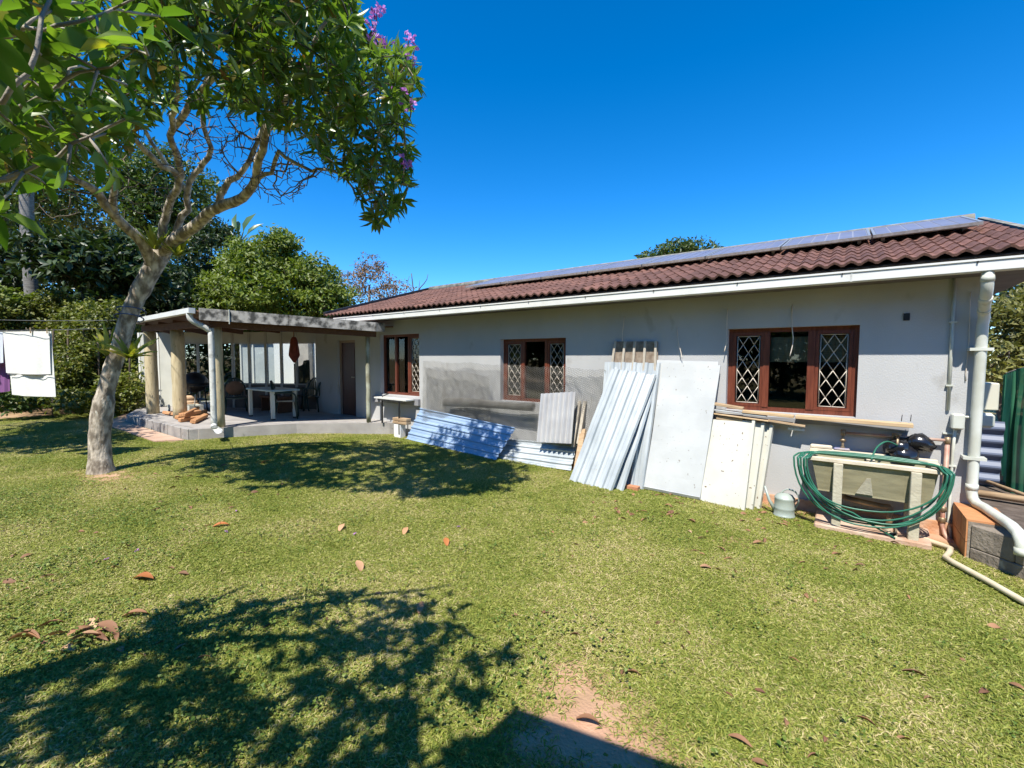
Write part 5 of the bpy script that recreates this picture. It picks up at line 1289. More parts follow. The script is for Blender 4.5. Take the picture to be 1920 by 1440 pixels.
L8 = sub(L3, [F_(640, 200, 4.75), F_(690, 230, 4.65), F_(735, 270, 4.6)], .013, .006)
CROWN = [(200, -130), (560, -130), (630, -90), (655, -10), (690, 60), (740, 95), (785, 110), (778, 165), (770, 200), (775, 260), (765, 310), (768, 370), (735, 395), (705, 412), (683, 392), (655, 335), (600, 292), (560, 255), (490, 222), (400, 200), (335, 205), (270, 250), (190, 300), (100, 345), (0, 350), (-200, 320), (-260, -130)]
tips = []
tries = 0
while len(tips) < 1250 and tries < 90000:
    tries += 1
    px, py = rng.uniform(-260, 790), rng.uniform(-130, 415)
    if not inpoly(px, py, CROWN): continue
    cz = (4.75 if py > 250 else 4.2 + .0022 * py); half = 1.15 * math.sqrt(max(.18, 1 - ((px - 330) / 520) ** 2))
    fw = cz + rng.uniform(-1, 1) * half
    dens = 1.0 if px > 420 else .62
    if rng.uniform() > dens: continue
    q = far(px, py, fw); k_ = (D - q[1]) / SDIR[1]; wz = q[2] + k_ * SDIR[2]
    if wz > .75 and q[0] + k_ * SDIR[0] > -10.6: continue
    k_ = (3.75 - q[1]) / SDIR[1]; zz = q[2] + k_ * SDIR[2]; xx = q[0] + k_ * SDIR[0]
    if .2 < zz < 2.7 and xx < -11.5: continue
    tips.append(q)
ban = [i for L_ in (LA, LB, LC, LD, L1, L2, L3, L4, L5, L6, L7, L8) for i in L_]
BARE_P = [(395, 205), (490, 225), (560, 262), (610, 300), (650, 345), (600, 330), (545, 385), (500, 385), (440, 345), (400, 290), (330, 340), (345, 235)]
bt = []
while len(bt) < 430:
    px, py = rng.uniform(330, 660), rng.uniform(200, 395)
    if inpoly(px, py, BARE_P): bt.append(far(px, py, 5.6 - .5 * (px - 400) / 260 + rng.uniform(-.6, .6)))
while len(bt) < 540:
    px, py = rng.uniform(40, 330), rng.uniform(280, 420)
    if py > 420 - .2 * (px - 40) * 0 - abs(px - 200) * .1: continue
    bt.append(far(px, py, 5.9 + rng.uniform(-.7, .7)))
_, ids2 = T.attach(bt, ban, step=.09, wig=.022)
ends, _ = T.attach(tips, ids2, step=.13, wig=.03)
garden_tree = thing("garden_tree", "large leaning garden tree with pale trunk, glossy leaves and purple flowers", "tree", b0)
twg = MB()
T.mesh(rt=.0042, thin=twg).build("trunk", bark, garden_tree)
tag(twg.build("twigs", mat("grey_brown_twig", (0.20, 0.165, 0.13), (0.10, 0.08, 0.062), scale=7, rough=.95), garden_tree), kind="stuff")
big_leaf = leaf_mat("glossy_leaf", (0.055, 0.105, 0.018), (0.150, 0.215, 0.034), (0.24, 0.11, 0.03), rough=.30, trans=.40)
FRM = rosettes([(T.p[i], ax) for i, ax in ends], 8, 11, .12, .20, upbias=.45)
LT = [leaf_template(.27, .12, .18), leaf_template(.30, .10, .30), leaf_template(.25, .15, .08)]
A_, B_ = split_largest(FRM, 297)
leaf_objects(A_, LT, big_leaf, garden_tree)
tag(leaves_mesh("leaf", B_, LT[0], big_leaf, garden_tree, WLOC[garden_tree.name]), kind='stuff')
red_leaf = mat("dying_red_leaf", (0.30, 0.075, 0.025), rough=.5)
for px, py, fw in ((711, 372, 4.7), (683, 220, 4.4), (560, 125, 4.0)):
    p0 = far(px, py - 14, fw); fr_ = leaf_frames(np.array([p0]), np.array([(.1, .05, -1.0)]), np.array([(.3, -1, .2)]), np.array([.17]))
    leaf_objects(fr_, [leaf_template(.4, .1, .1)], red_leaf, garden_tree, "red_leaf")
flower_m = leaf_mat("purple_flower", (0.36, 0.10, 0.42), (0.52, 0.24, 0.56), (0.62, 0.42, 0.62), rough=.6, trans=.3, tcol=(1, 1, 1))
pet = leaf_template(.8, .05, .2)
for px, py, fw, n in ((707, 20, 4.30, 12), (697, 42, 4.30, 9), (703, 66, 4.30, 6), (766, 82, 4.26, 10), (778, 95, 4.26, 4), (749, 172, 4.26, 10), (768, 190, 4.26, 5), (705, 80, 4.30, 5), (722, 92, 4.28, 4), (765, 305, 4.24, 6), (660, 15, 4.32, 5)):
    P = []; Dd = []
    for k in range(n):
        c = far(px + rng.normal() * 7, py + rng.normal() * 10, fw + rng.normal() * .06)
        for j2 in range(5): P.append(c); Dd.append(rnd_unit(1)[0] + (0, 0, .3))
    fr_ = leaf_frames(np.array(P), np.array(Dd), rnd_unit(len(P)), rng.uniform(.025, .045, len(P)))
    fo = leaves_mesh("flower_cluster", fr_, pet, flower_m, garden_tree, WLOC[garden_tree.name]); tag(fo, kind='stuff')
    s0 = T.nearest(far(px, py + 25, fw)); st = MB().tube(spline([T.p[s0], lerp(T.p[s0], far(px, py, fw), .6) + rng.normal(size=3) * .03, far(px, py - 6, fw)], 4), .005, 4); st.build("flower_stem", bark_d, garden_tree)
# ------------------------------------------------------------------ tree beside the viewer whose leafy twigs hang into the picture
N2 = Skeleton(); nb = np.array((-3.7, -1.6, .06))
tk = N2.limb([nb, nb + (.05, .05, 1.0), nb + (.25, .25, 2.0), nb + (.55, .6, 2.7)], .12, .08, step=.15)
k0 = tk[-1]
NLs = []
for pts, r in (([far(-260, 60, 1.56), far(-150, 150, 1.32), far(-40, 195, 1.20), far(30, 165, 1.17), far(65, 95, 1.17), far(85, 20, 1.20), far(90, -80, 1.26)], .016),
               ([far(-260, 330, 1.56), far(-120, 345, 1.38), far(-10, 340, 1.32), far(90, 300, 1.29), (far(160, 262, 1.26)), far(215, 235, 1.26), far(262, 205, 1.26)], .014),
               ([far(-200, 230, 1.56), far(-60, 215, 1.41), far(60, 190, 1.35), far(130, 143, 1.32), far(180, 130, 1.32), far(225, 115, 1.29), far(268, 95, 1.26)], .013),
               ([far(-200, 60, 1.44), far(0, 70, 1.32), far(120, 45, 1.26), far(200, 20, 1.26), far(300, -20, 1.26)], .013)):
    NLs.append(N2.limb([N2.p[k0]] + list(pts), .014, r * .24, k0, step=.05, wig=.004))
ntips = [far(q[0], q[1], q[2] * .6) for q in ((187, 70, 2.1), (215, 88, 2.05), (270, 84, 2.0), (78, 104, 2.0), (128, 100, 2.1), (40, 70, 2.0), (28, 235, 2.1), (98, 190, 2.2), (165, 185, 2.15), (150, 250, 2.1), (60, 262, 2.2), (128, 310, 2.1), (205, 312, 2.15), (240, 222, 2.1), (-5, 400, 2.0), (12, 60, 2.2), (100, 20, 2.2), (230, 20, 2.2), (300, 30, 2.3), (0, 130, 2.3), (110, 255, 2.4), (35, 320, 2.3), (190, 140, 2.4), (60, 150, 2.5), (150, 60, 2.5), (15, 15, 2.3), (180, 290, 2.5), (5, 290, 2.3), (240, 160, 2.5), (80, 60, 2.5), (135, 210, 2.6), (25, 190, 2.6), (200, 250, 2.6), (-20, 20, 2.2), (55, 5, 2.2), (155, 5, 2.3), (85, 345, 2.6), (270, 45, 2.5))]
shade = []
SHP = [(-60, 1300), (60, 1270), (180, 1200), (345, 1128), (430, 1120), (560, 1150), (640, 1105), (760, 1135), (850, 1150), (900, 1190), (948, 1215), (935, 1260), (900, 1330), (880, 1400), (860, 1460), (-60, 1460)]
while len(shade) < 215:
    px, py = rng.uniform(-60, 950), rng.uniform(1100, 1460)
    if not inpoly(px, py, SHP): continue
    g_ = gr(px, py); t = (rng.uniform(2.5, 4.3)) / -SDIR[2]; q = g_ - SDIR * t
    x_, y_ = proj(q) if fwd(q) > .2 else (-999, -999)
    if fwd(q) > .2 and -30 < y_ < 1440 and 60 < x_ < 1920: continue
    if rng.uniform() < .62 or len(shade) < 20: shade.append(q)
mids = []
for c in ((-2.6, -.4, 3.6), (-1.9, .2, 3.7), (-3.2, -.9, 3.9), (-1.4, -.2, 3.3), (-2.4, -1.0, 3.2)):
    mids += N2.limb([N2.p[k0], lerp(N2.p[k0], c, .5) + (0, 0, .25), np.array(c)], .05, .012, k0, step=.12, wig=.01)
e1, _ = N2.attach(ntips, [i for L_ in NLs for i in L_], step=.045, wig=.004)
e2, _ = N2.attach(shade, mids, step=.12, wig=.02)
over = thing("overhanging_tree", "tree close to the viewer with big bright green leaves hanging into the top left corner", "tree", nb)
N2.mesh(rt=.0026, expo=.38).build("trunk", mat("pale_twig_bark", (0.42, 0.38, 0.32), (0.20, 0.17, 0.13), scale=9, rough=.9, bump=.4), over)
bright_leaf = leaf_mat("bright_green_leaf", (0.075, 0.15, 0.018), (0.16, 0.235, 0.034), (0.34, 0.30, 0.03), rough=.33, trans=.5)
NT = [leaf_template(.44, .22, .12), leaf_template(.48, .12, .38), leaf_template(.40, .34, .05), leaf_template(.36, .2, .5), leaf_template(.5, .05, -.12)]
f1 = rosettes([(N2.p[i], ax) for i, ax in e1], 6, 9, .045, .112, spread=(20, 95), upbias=.9, droop=.1)
f2 = rosettes([(N2.p[i], ax) for i, ax in e2], 6, 8, .10, .16, upbias=.6)
A_, B_ = split_largest(np.concatenate([f1, f2]), 299)
leaf_objects(A_, NT, bright_leaf, over)
tag(leaves_mesh("leaf", B_, NT[0], bright_leaf, over, WLOC[over.name]), kind='stuff')
# ------------------------------------------------------------------ strap leaved plants growing on the tree
strap_m = leaf_mat("strap_leaf", (0.17, 0.22, 0.03), (0.36, 0.36, 0.06), (0.40, 0.30, 0.06), rough=.4, trans=.35)
def strap_plant(label, c, n, l0, l1, w, up, spread, seed):
    t = thing("bromeliad", label, "bromeliad", c, "strap leaved plants growing on the leaning tree"); r = random.Random(seed); up = np.array(up, float); up /= np.linalg.norm(up)
    for k in range(n):
        a = 2.4 * k; th = r.uniform(*spread); u = np.cross(up, (0.2, .3, 1)); u /= np.linalg.norm(u); v = np.cross(up, u)
        d = up * math.cos(th) + (u * math.cos(a) + v * math.sin(a)) * math.sin(th); ln = r.uniform(l0, l1); sd = np.cross(d, up); sd /= max(1e-6, np.linalg.norm(sd)); p = np.array(c, float) + d * .03; mb = MB()
        for i in range(5):
            s = i / 4; ww = w * (1 - .85 * s ** 2) * .5; q = p + sd * ww; q2 = p - sd * ww; mid = p + np.cross(sd, d) * -.12 * w; mb.v += [tuple(q), tuple(mid), tuple(q2)]
            p = p + d * ln / 4; d = d + np.array((0, 0, -.11 * (1 + s))); d /= np.linalg.norm(d)
        for i in range(4):
            for j2 in range(2): b_ = 3 * i + j2; mb.f.append((b_, b_ + 1, b_ + 4, b_ + 3)); mb.sm.append(True)
        mb.build("leaf", strap_m, t)
strap_plant("yellow green strap leaved plant on the left side of the leaning trunk", F_(205, 668, FW - .1), 18, .36, .56, .075, (-.45, -.1, .9), (.1, .75), 1)
strap_plant("strap leaved plant on the right side of the leaning trunk beside the porch gutter", F_(243, 672, FW - .05), 18, .28, .46, .07, (.5, 0, .6), (.15, 1.1), 2)
strap_plant("upright yellow green strap plant sitting in the fork of the tree", F_(290, 470, FW - .25), 18, .22, .36, .065, (0, 0, 1), (.1, .7), 3)
strap_plant("small strap leaved plant right of the fork on the rising limb", F_(332, 482, FW - .1), 16, .25, .4, .06, (.5, 0, .7), (.2, .9), 4)
# rope and clothes lines
rope = mat("blue_rope", (0.05, 0.10, 0.24), (0.03, 0.05, 0.10), scale=30, rough=.7)
for k, (py, lab) in enumerate(((583, "upper blue rope turn tied round the leaning trunk"), (596, "lower blue rope turn tied round the leaning trunk"))):
    c = F_(246 - k * 4, py, FW); t = [c + np.array((.175 * math.cos(a), .175 * math.sin(a), .05 * math.cos(a + .6))) for a in np.linspace(0, 2 * PI, 20)]
    tag(MB().tube(t, .009, 6, cap=False).build("rope", rope, loc=c), lab, "rope", "ropes round the trunk")
wire_d = mat("grey_line_wire", (0.12, 0.13, 0.14), rough=.5)
def line(a, b, sag, label):
    P = [lerp(a, b, i / 16) + np.array((0, 0, -sag * 4 * (i / 16) * (1 - i / 16))) for i in range(17)]
    tag(MB().tube(P, .0045, 5).build("washing_line", wire_d, loc=a), label, "washing line", "washing lines tied to the tree"); return P
ta, tb2 = F_(232, 600, FW), F_(236, 614, FW)
line(F_(-160, 592, 7.4), ta, .04, "upper washing line running left from the leaning tree")
line(F_(-160, 618, 7.2), tb2, .03, "lower washing line holding the white towels")
P = [F_(252, 600, FW), F_(262, 603, 8.5), np.array((-14.4, 3.5, 2.75))]
tag(MB().tube(P, .006, 5).build("cord", rope, loc=P[0]), "thin cord from the tree to the porch gutter", "cord")
towel_m = mat("white_towel", (0.76, 0.77, 0.74), (0.70, 0.71, 0.68), scale=30, rough=.95, bump=.35, bscale=160)
tow_b = mat("bluish_towel", (0.60, 0.64, 0.72), rough=.95, bump=.35, bscale=160)
purp = mat("purple_cloth", (0.20, 0.08, 0.22), rough=.95)
def hang(name, label, cat, tl, tr, bl, br, m_, off, th=.004, seed=0, parent=None):
    mb = MB(); nu, nv = 14, 10; back = ROT @ np.array((0, 0, -1.0)); back[2] = 0; back /= np.linalg.norm(back)
    for side in (0, 1):
        for j in range(nv + 1):
            for i in range(nu + 1):
                u, v = i / nu, j / nv; p = lerp(lerp(tl, tr, u), lerp(bl, br, u), v)
                w_ = (.016 * math.sin(u * 9 + seed) + .010 * math.sin(u * 23 + seed + 2 * v)) * (.25 + .75 * v)
                p = p + back * (off + w_ + side * th) + np.array((0, 0, -.012 * math.sin(PI * u) * (v > .9)))
                mb.v.append(tuple(p))
    k = (nu + 1) * (nv + 1)
    for j in range(nv):
        for i in range(nu):
            a = j * (nu + 1) + i; mb.f += [(a, a + nu + 1, a + nu + 2, a + 1), (k + a, k + a + 1, k + a + nu + 2, k + a + nu + 1)]; mb.sm += [True, True]
    rim = [i for i in range(nu + 1)] + [j * (nu + 1) + nu for j in range(1, nv + 1)] + [nv * (nu + 1) + i for i in range(nu - 1, -1, -1)] + [j * (nu + 1) for j in range(nv - 1, 0, -1)]
    o_ = len(mb.v); mb.v += [mb.v[i] for i in rim] + [mb.v[k + i] for i in rim]; m2 = len(rim)
    for i in range(m2): mb.f.append((o_ + i, o_ + (i + 1) % m2, o_ + m2 + (i + 1) % m2, o_ + m2 + i)); mb.sm.append(False)
    if parent: return mb.build(name, m_, parent)
    return tag(mb.build(name, m_, loc=tl), label, cat)
lf = 7.08
tw = thing("towel", "white towel folded over the lower washing line with the back flap hanging longer", "towel", F_(53, 622, lf))
hang("front_flap", "", "", F_(8, 622, lf), F_(95, 621, lf), F_(13, 699, lf), F_(97, 701, lf), towel_m, -.020, parent=tw)
hang("back_flap", "", "", F_(8, 622, lf), F_(95, 621, lf), F_(20, 740, lf), F_(104, 744, lf), towel_m, .012, seed=2, parent=tw)
MB().tube([F_(14, 701, lf - .03), F_(97, 703, lf - .03)], .005, 5).build("hem_band", mat("grey_hem", (0.30, 0.29, 0.30), rough=.95), tw)
hang("towel", "bluish white cloth at the left edge of the picture on the washing line", "towel", F_(-40, 622, lf), F_(5, 622, lf), F_(-40, 680, lf), F_(6, 680, lf), tow_b, -.005, seed=5)
hang("cloth", "strip of purple cloth hanging behind the white towel", "cloth", F_(-10, 630, lf + .15), F_(16, 630, lf + .15), F_(-8, 735, lf + .15), F_(18, 733, lf + .15), purp, 0, seed=6)
for i, px in enumerate((57, 88)):
    p_ = F_(px, 619, lf - .045); tag(MB().beam(p_ + (0, 0, -.05), p_ + (0, 0, .04), .014, .02).build("clothes_peg", timber2, loc=p_), ("left" if i == 0 else "right") + " hand wooden peg on the white towel", "clothes peg", "pegs on the washing line")
# ------------------------------------------------------------------ background: trees, hedge, shrubs
QT = [quad_template(.45), quad_template(.6)]
def clump_leaves(centers, radii, per, l0, l1, flat=.75, outward=.7, tip=.35):
    """leaf-sized faces spread over the upper shells of many small clumps"""
    n = len(centers); c = np.repeat(centers, per, axis=0); r = np.repeat(radii, per)
    u = rnd_unit(n * per); u[:, 2] = np.abs(u[:, 2]) * .9 - .25; u = norm(u); rad = r * rng.uniform(.35, 1.0, n * per)
    p = c + u * rad[:, None] * np.array((1, 1, flat))
    d = u * outward + rnd_unit(n * per) * .8 + np.array((0, 0, -tip)); up = u + np.array((0, 0, .8)) + rnd_unit(n * per) * .5
    return leaf_frames(p, d, up, rng.uniform(l0, l1, n * per))
def blob_points(blobs, n, shell=.55):
    """clump centres through the outer part of several ellipsoids (centre, rx, ry, rz)"""
    vol = np.array([b[1] * b[3] for b in blobs]); pick = rng.choice(len(blobs), n, p=vol / vol.sum()); out = []
    for k in pick:
        c, rx, ry, rz = blobs[k]; v = rnd_unit(1)[0] * (rng.uniform(shell ** 3, 1) ** (1 / 3)) * (1 + .10 * math.sin(5 * k + 3 * rng.uniform())); out.append(np.array(c) + v * np.array((rx, ry, rz)))
    return np.array(out)
def tree(name, label, cat, blobs, base, n, per, cr, l0, l1, lm, bm=None, r=.18, group=None, templ=None, wood=True):
    base = np.array(base, float); t = thing(name, label, cat, base, group); pts = blob_points(blobs, n)
    if wood:
        S = Skeleton(); top = np.mean([b[0] for b in blobs], axis=0); mid = lerp(base, top, .55) + rng.normal(size=3) * .2
        tk = S.limb([base + (0, 0, -.2), lerp(base, mid, .5) + rng.normal(size=3) * .1, mid, top], r, r * .35, step=.35); al = tk[len(tk) // 2:]
        for b in blobs: al = al + S.limb([S.p[tk[len(tk) // 2]], lerp(S.p[tk[len(tk) // 2]], b[0], .6) + (0, 0, .2), np.array(b[0])], r * .4, r * .15, tk[len(tk) // 2], step=.3, wig=.03)
        S.attach(list(pts[rng.choice(len(pts), min(90, len(pts)), replace=False)]), al, step=.35, wig=.05)
        S.mesh(rt=.012, expo=.4, sides=5).build("trunk", bm or bark_d, t)
    fr_ = clump_leaves(pts, cr * rng.uniform(.6, 1.3, len(pts)), per, l0, l1)
    if wood:
        ins = blob_points([(b[0], b[1] * .72, b[2] * .72, b[3] * .72) for b in blobs], int(n * .55), 0.0); fr_ = np.concatenate([fr_, clump_leaves(ins, np.full(len(ins), cr), max(12, per // 2), l0 * 1.3, l1 * 1.4)])
    leaves_mesh("crown", fr_, templ or QT[0], lm, t, base)
    return t
lm_bright = leaf_mat("bright_tree_leaf", (0.085, 0.13, 0.016), (0.20, 0.235, 0.035), None, rough=.5, trans=.3)
lm_dark = leaf_mat("dark_forest_leaf", (0.016, 0.034, 0.010), (0.045, 0.075, 0.018), (0.10, 0.11, 0.03), rough=.45, trans=.2)
lm_mid = leaf_mat("mid_green_leaf", (0.035, 0.065, 0.014), (0.085, 0.13, 0.025), (0.16, 0.16, 0.04), rough=.45, trans=.25)
lm_hedge = leaf_mat("hedge_leaf", (0.075, 0.105, 0.016), (0.19, 0.20, 0.036), (0.26, 0.22, 0.07), rough=.5, trans=.25)
lm_olive = leaf_mat("olive_leaf", (0.12, 0.12, 0.028), (0.21, 0.20, 0.055), None, rough=.5, trans=.25)
lm_brown = leaf_mat("brown_leaf", (0.16, 0.09, 0.05), (0.26, 0.16, 0.08), (0.12, 0.11, 0.03), rough=.8, trans=.2)
def B(px, py, fw, rx, rz, ry=None): return (far(px, py, fw), rx, ry or rx, rz)
def gnd(px, fw): q = far(px, 760, fw); q[2] = ground_z(q[0], q[1]) if fw < 40 else 0; return q
tree("round_tree", "bright yellow green bushy tree behind the porch roof", "tree", [B(520, 560, 20, 2.6, 1.5), B(440, 560, 20, 1.5, 1.2), B(500, 490, 20, 1.7, 1.1), B(530, 455, 20, .8, .55), B(585, 520, 20, 1.2, .8), B(610, 565, 20, 1.3, 1.0), B(450, 500, 20, .8, .7)], gnd(520, 20), 640, 38, .42, .13, .24, lm_bright)
tree("dark_tree", "very dark tree between the leaning trunk and the bright bushy tree", "tree", [B(395, 490, 23, 1.5, 2.0), B(365, 545, 23, 1.6, 1.8), B(400, 440, 23, .9, .7)], gnd(390, 23), 200, 30, .5, .16, .3, lm_dark, group=None)
tree("dark_tree", "dark leafy tree under the fork left of the leaning trunk", "tree", [B(190, 500, 15, 1.4, .9), B(130, 480, 15, 1.2, .8), B(240, 530, 15, 1.0, .8)], gnd(170, 15), 150, 30, .42, .2, .36, lm_dark, templ=QT[0])
tree("tall_forest_tree", "tall forest tree behind the fork of the leaning tree", "tree", [B(310, 350, 26, 2.6, 2.2), B(330, 430, 26, 2.6, 2.2), B(270, 400, 26, 2.2, 2.0), B(240, 330, 26, 1.8, 1.4)], gnd(300, 26), 330, 30, .6, .18, .34, lm_mid)
tree("tall_forest_tree", "tall forest tree at the far left behind the palm trunk", "tree", [B(30, 330, 24, 3.0, 2.4), B(-60, 380, 24, 3.0, 3.0), B(100, 360, 24, 2.2, 1.6), B(-40, 220, 24, 3, 2.5)], gnd(10, 24), 300, 30, .6, .18, .34, lm_mid)
tree("understorey_tree", "dark understorey tree left of the palm trunk above the hedge", "tree", [B(10, 470, 19, 2.2, 1.6), B(-80, 500, 19, 2.4, 2.0), B(20, 540, 18, 1.4, 1.0)], gnd(0, 19), 200, 26, .5, .18, .34, lm_dark)
tree("understorey_tree", "dark understorey tree between the palm trunk and the leaning tree", "tree", [B(130, 560, 19, 2.3, 1.2), B(220, 560, 18.5, 2.0, 1.4), B(300, 560, 19, 1.8, 1.6), B(180, 500, 20, 2.0, 1.2)], gnd(190, 19), 260, 26, .5, .18, .34, lm_dark)
tree("forest_tree", "pale leaved tree at the back between the palm and the forest trees", "tree", [B(160, 420, 30, 3.2, 1.8), B(210, 470, 30, 3.0, 2.0), B(90, 450, 30, 3.0, 2.2)], gnd(150, 30), 240, 24, .7, .2, .36, lm_olive)
tree("garden_shrub_tree", "tree outside the left edge whose crown shades the lawn below the hedge", "tree", [((-12.6, -.6, 4.2), 1.6, 1.0, 1.2), ((-14.4, -.2, 4.6), 1.6, 1.0, 1.3)], (-13.6, -.8, .25), 170, 24, .45, .14, .26, lm_mid)
# palm trunk
pt = [far(62, 590, 16), far(57, 520, 16), far(52, 440, 16), far(50, 380, 16), far(52, 330, 16), far(60, 250, 16)]; pb = gnd(66, 16)
palm = thing("palm", "tall grey palm trunk rising behind the hedge on the left", "palm", pb)
palm_m = mat("palm_bark", (0.24, 0.225, 0.20), (0.13, 0.12, 0.105), scale=6, stretch=(1, 1, 5), rough=.95, bump=.6)
MB().tube([pb] + spline(pt, 5), .19, 12).build("trunk", palm_m, palm)
pf = []
for k in range(9):
    a = k * 2.4; c = pt[-1]; d = np.array((math.cos(a), math.sin(a), .5)); P = []; Dd = []; p = np.array(c)
    rib = [p.copy()]
    for i in range(14):
        p = p + d * .2; d = norm((d + np.array((0, 0, -.09)))[None])[0]; rib.append(p.copy()); s = np.cross(d, (0, 0, 1))
        for sg in (-1, 1): P.append(p.copy()); Dd.append(d * .5 + s * sg + np.array((0, 0, -.35)))
    fr_ = leaf_frames(np.array(P), np.array(Dd), np.tile((0, 0, 1.0), (len(P), 1)), np.full(len(P), .65)); o_ = leaves_mesh("frond", fr_, quad_template(.09), lm_mid, palm, pb)
# strelitzia behind the bright tree
sb_ = gnd(445, 24); st_ = thing("wild_banana", "wild banana plant with paddle leaves sticking up beside the bright tree", "wild banana", sb_)
crown_p = far(450, 455, 24); MB().tube([sb_, lerp(sb_, crown_p, .5) + (.1, 0, 0), crown_p], .16, 8).build("trunk", palm_m, st_)
ban_m = leaf_mat("banana_leaf", (0.06, 0.11, 0.05), (0.12, 0.17, 0.08), None, rough=.35, trans=.25)
for (px, py, w) in ((437, 405, .30), (465, 408, .55), (480, 422, .35), (420, 425, .35), (410, 445, .35), (485, 440, .4), (470, 480, .4), (430, 480, .35), (445, 415, .3)):
    tip_ = far(px, py, 24 + rng.uniform(-.6, .6)); d = tip_ - crown_p; L_ = np.linalg.norm(d); ms = crown_p + d * .4
    MB().tube([crown_p, ms + (0, 0, .05)], .03, 5).build("stalk", lm_mid, st_)
    V, Fq = leaf_template(w * .8, .12, .25); fr_ = leaf_frames(np.array([ms]), np.array([d]), np.array([(ROT @ np.array((rng.uniform(-.6, .6), .4, 1)))]), np.array([L_ * .85])); leaves_mesh("leaf", fr_, (V, Fq), ban_m, st_, sb_)
# leafless and twiggy trees
def twig_tree(name, label, base, blobs, n, r, leafn=0, lm=None, bm=None, rt=.006):
    base = np.array(base, float); t = thing(name, label, "tree", base); S = Skeleton(); top = np.mean([b[0] for b in blobs], axis=0)
    tk = S.limb([base, lerp(base, top, .5) + rng.normal(size=3) * .1, top], r, r * .4, step=.3); al = tk[len(tk) // 3:]; pts = blob_points(blobs, n, .2)
    e, _ = S.attach(list(pts), al, step=.28, wig=.07); S.mesh(rt=rt, expo=.42, sides=4).build("trunk", bm or mat("grey_twigs", (0.30, 0.25, 0.22), (0.20, 0.16, 0.14), scale=5, rough=.95), t)
    if leafn:
        c = pts[rng.choice(len(pts), leafn)]; leaves_mesh("crown", clump_leaves(c, np.full(leafn, .3), 14, .10, .2), QT[0], lm, t, base)
    return t
twig_tree("twiggy_tree", "brown half bare twiggy tree behind the left end of the tiled roof", gnd(690, 24), [B(685, 540, 24, 1.5, 1.3), B(740, 555, 24, 1.3, .9), B(655, 545, 24, 1.0, .9), B(690, 500, 24, .9, .6)], 520, .14, 230, lm_brown, rt=.009)
dt = Skeleton(); db_ = gnd(778, 22)
a_ = dt.limb([db_, far(778, 580, 22), far(775, 545, 22), far(771, 508, 22)], .06, .02, step=.2); dt.limb([dt.p[a_[-8]], far(785, 545, 22), far(797, 530, 22), far(804, 512, 22)], .04, .012, a_[-8], step=.2); dt.limb([dt.p[a_[-5]], far(764, 535, 22), far(767, 518, 22)], .02, .01, a_[-5], step=.2); dt.limb([dt.p[a_[-7]], far(786, 536, 22), far(787, 520, 22)], .02, .01, a_[-7], step=.2)
dtt = thing("dead_tree", "dead forked grey branch tree sticking up behind the roof end", "tree", db_); dt.mesh().build("trunk", bark_d, dtt)
tree("roof_tree", "dark evergreen top showing above the solar panels", "tree", [B(1285, 480, 26, 1.9, .7), B(1225, 485, 26, .9, .45), B(1345, 485, 26, 1.0, .4), B(1270, 465, 26, .9, .35)], gnd(1280, 26), 130, 24, .42, .16, .28, lm_mid)
twig_tree("twiggy_tree", "grey bare twiggy thicket behind the right house corner", gnd(1890, 22), [B(1890, 560, 22, 1.6, 1.3), B(1930, 540, 22, 1.8, 1.4), B(1850, 580, 22, 1.0, 1.0)], 380, .12, rt=.010, bm=mat("pale_twigs", (0.36, 0.31, 0.27), (0.26, 0.22, 0.19), scale=5, rough=.95))
tree("bushy_tree", "olive green bushy tree at the right edge behind the shade net", "tree", [B(1880, 620, 13, 1.0, .9), B(1930, 600, 13, 1.2, 1.1), B(1860, 690, 12.5, .9, .9), B(1930, 690, 13, 1.3, 1.0), B(1990, 620, 13, 1.4, 1.4)], gnd(1900, 13), 260, 26, .34, .12, .22, lm_olive)
tree("bushy_tree", "dark green tree at the top right edge beside the roof corner", "tree", [B(1925, 545, 15, .8, .6), B(1990, 520, 15, 1.6, 1.3)], gnd(1960, 15), 120, 26, .34, .12, .2, lm_dark)
# unseen trees behind the viewer, made tall to block low sky and darken reflections
for k, (x, y, h) in enumerate(((-9, -15, 6.5), (-3, -17, 7.0), (4, -16, 6.6), (11, -14, 7.0), (-16, -12, 6.5))):
    tree("boundary_tree", ["leftmost but one boundary tree behind the viewer", "middle left boundary tree behind the viewer", "middle right boundary tree behind the viewer", "rightmost boundary tree behind the viewer", "leftmost boundary tree behind the viewer"][k], "tree", [((x, y, h), 3.4, 2.4, 3.2), ((x + 2, y, h - 2.6), 3.0, 2.2, 2.8), ((x - 2, y, h - 2.4), 3.0, 2.2, 2.8)], (x, y, 0), 330, 20, .8, .35, .6, lm_mid, group="boundary trees behind the viewer")
# unseen first hedge is added to darken window reflections; others stand behind the porch
def long_hedge(label, a, b, h, th, n, lm, l0, l1):
    a = np.array(a, float); b = np.array(b, float); base = (a + b) / 2; t = thing("hedge", label, "hedge", base)
    u = rng.uniform(0, 1, n); c = a + (b - a) * u[:, None]; c[:, 2] += h * rng.uniform(.03, 1, n) ** .9 + .25 * np.sin(u * 40); c[:, 1] += rng.uniform(-th, th, n)
    leaves_mesh("foliage", clump_leaves(c, rng.uniform(.4, .75, n), 18, l0, l1), QT[1], lm, t, base)
    S2 = MB()
    for k in range(14): q = a + (b - a) * (k + .5) / 14; S2.tube([q, q + (.1, 0, h * .5), q + (-.1, .1, h * .9)], .05, 5)
    S2.build("stems", bark_d, t)
long_hedge("dark boundary hedge far behind the viewer", (-26, -12.5, .2), (18, -13, 0), 3.4, .8, 900, lm_dark, .25, .42)
q1_, q2_ = far(-260, 700, 18), far(240, 700, 18); q1_[2] = q2_[2] = .2
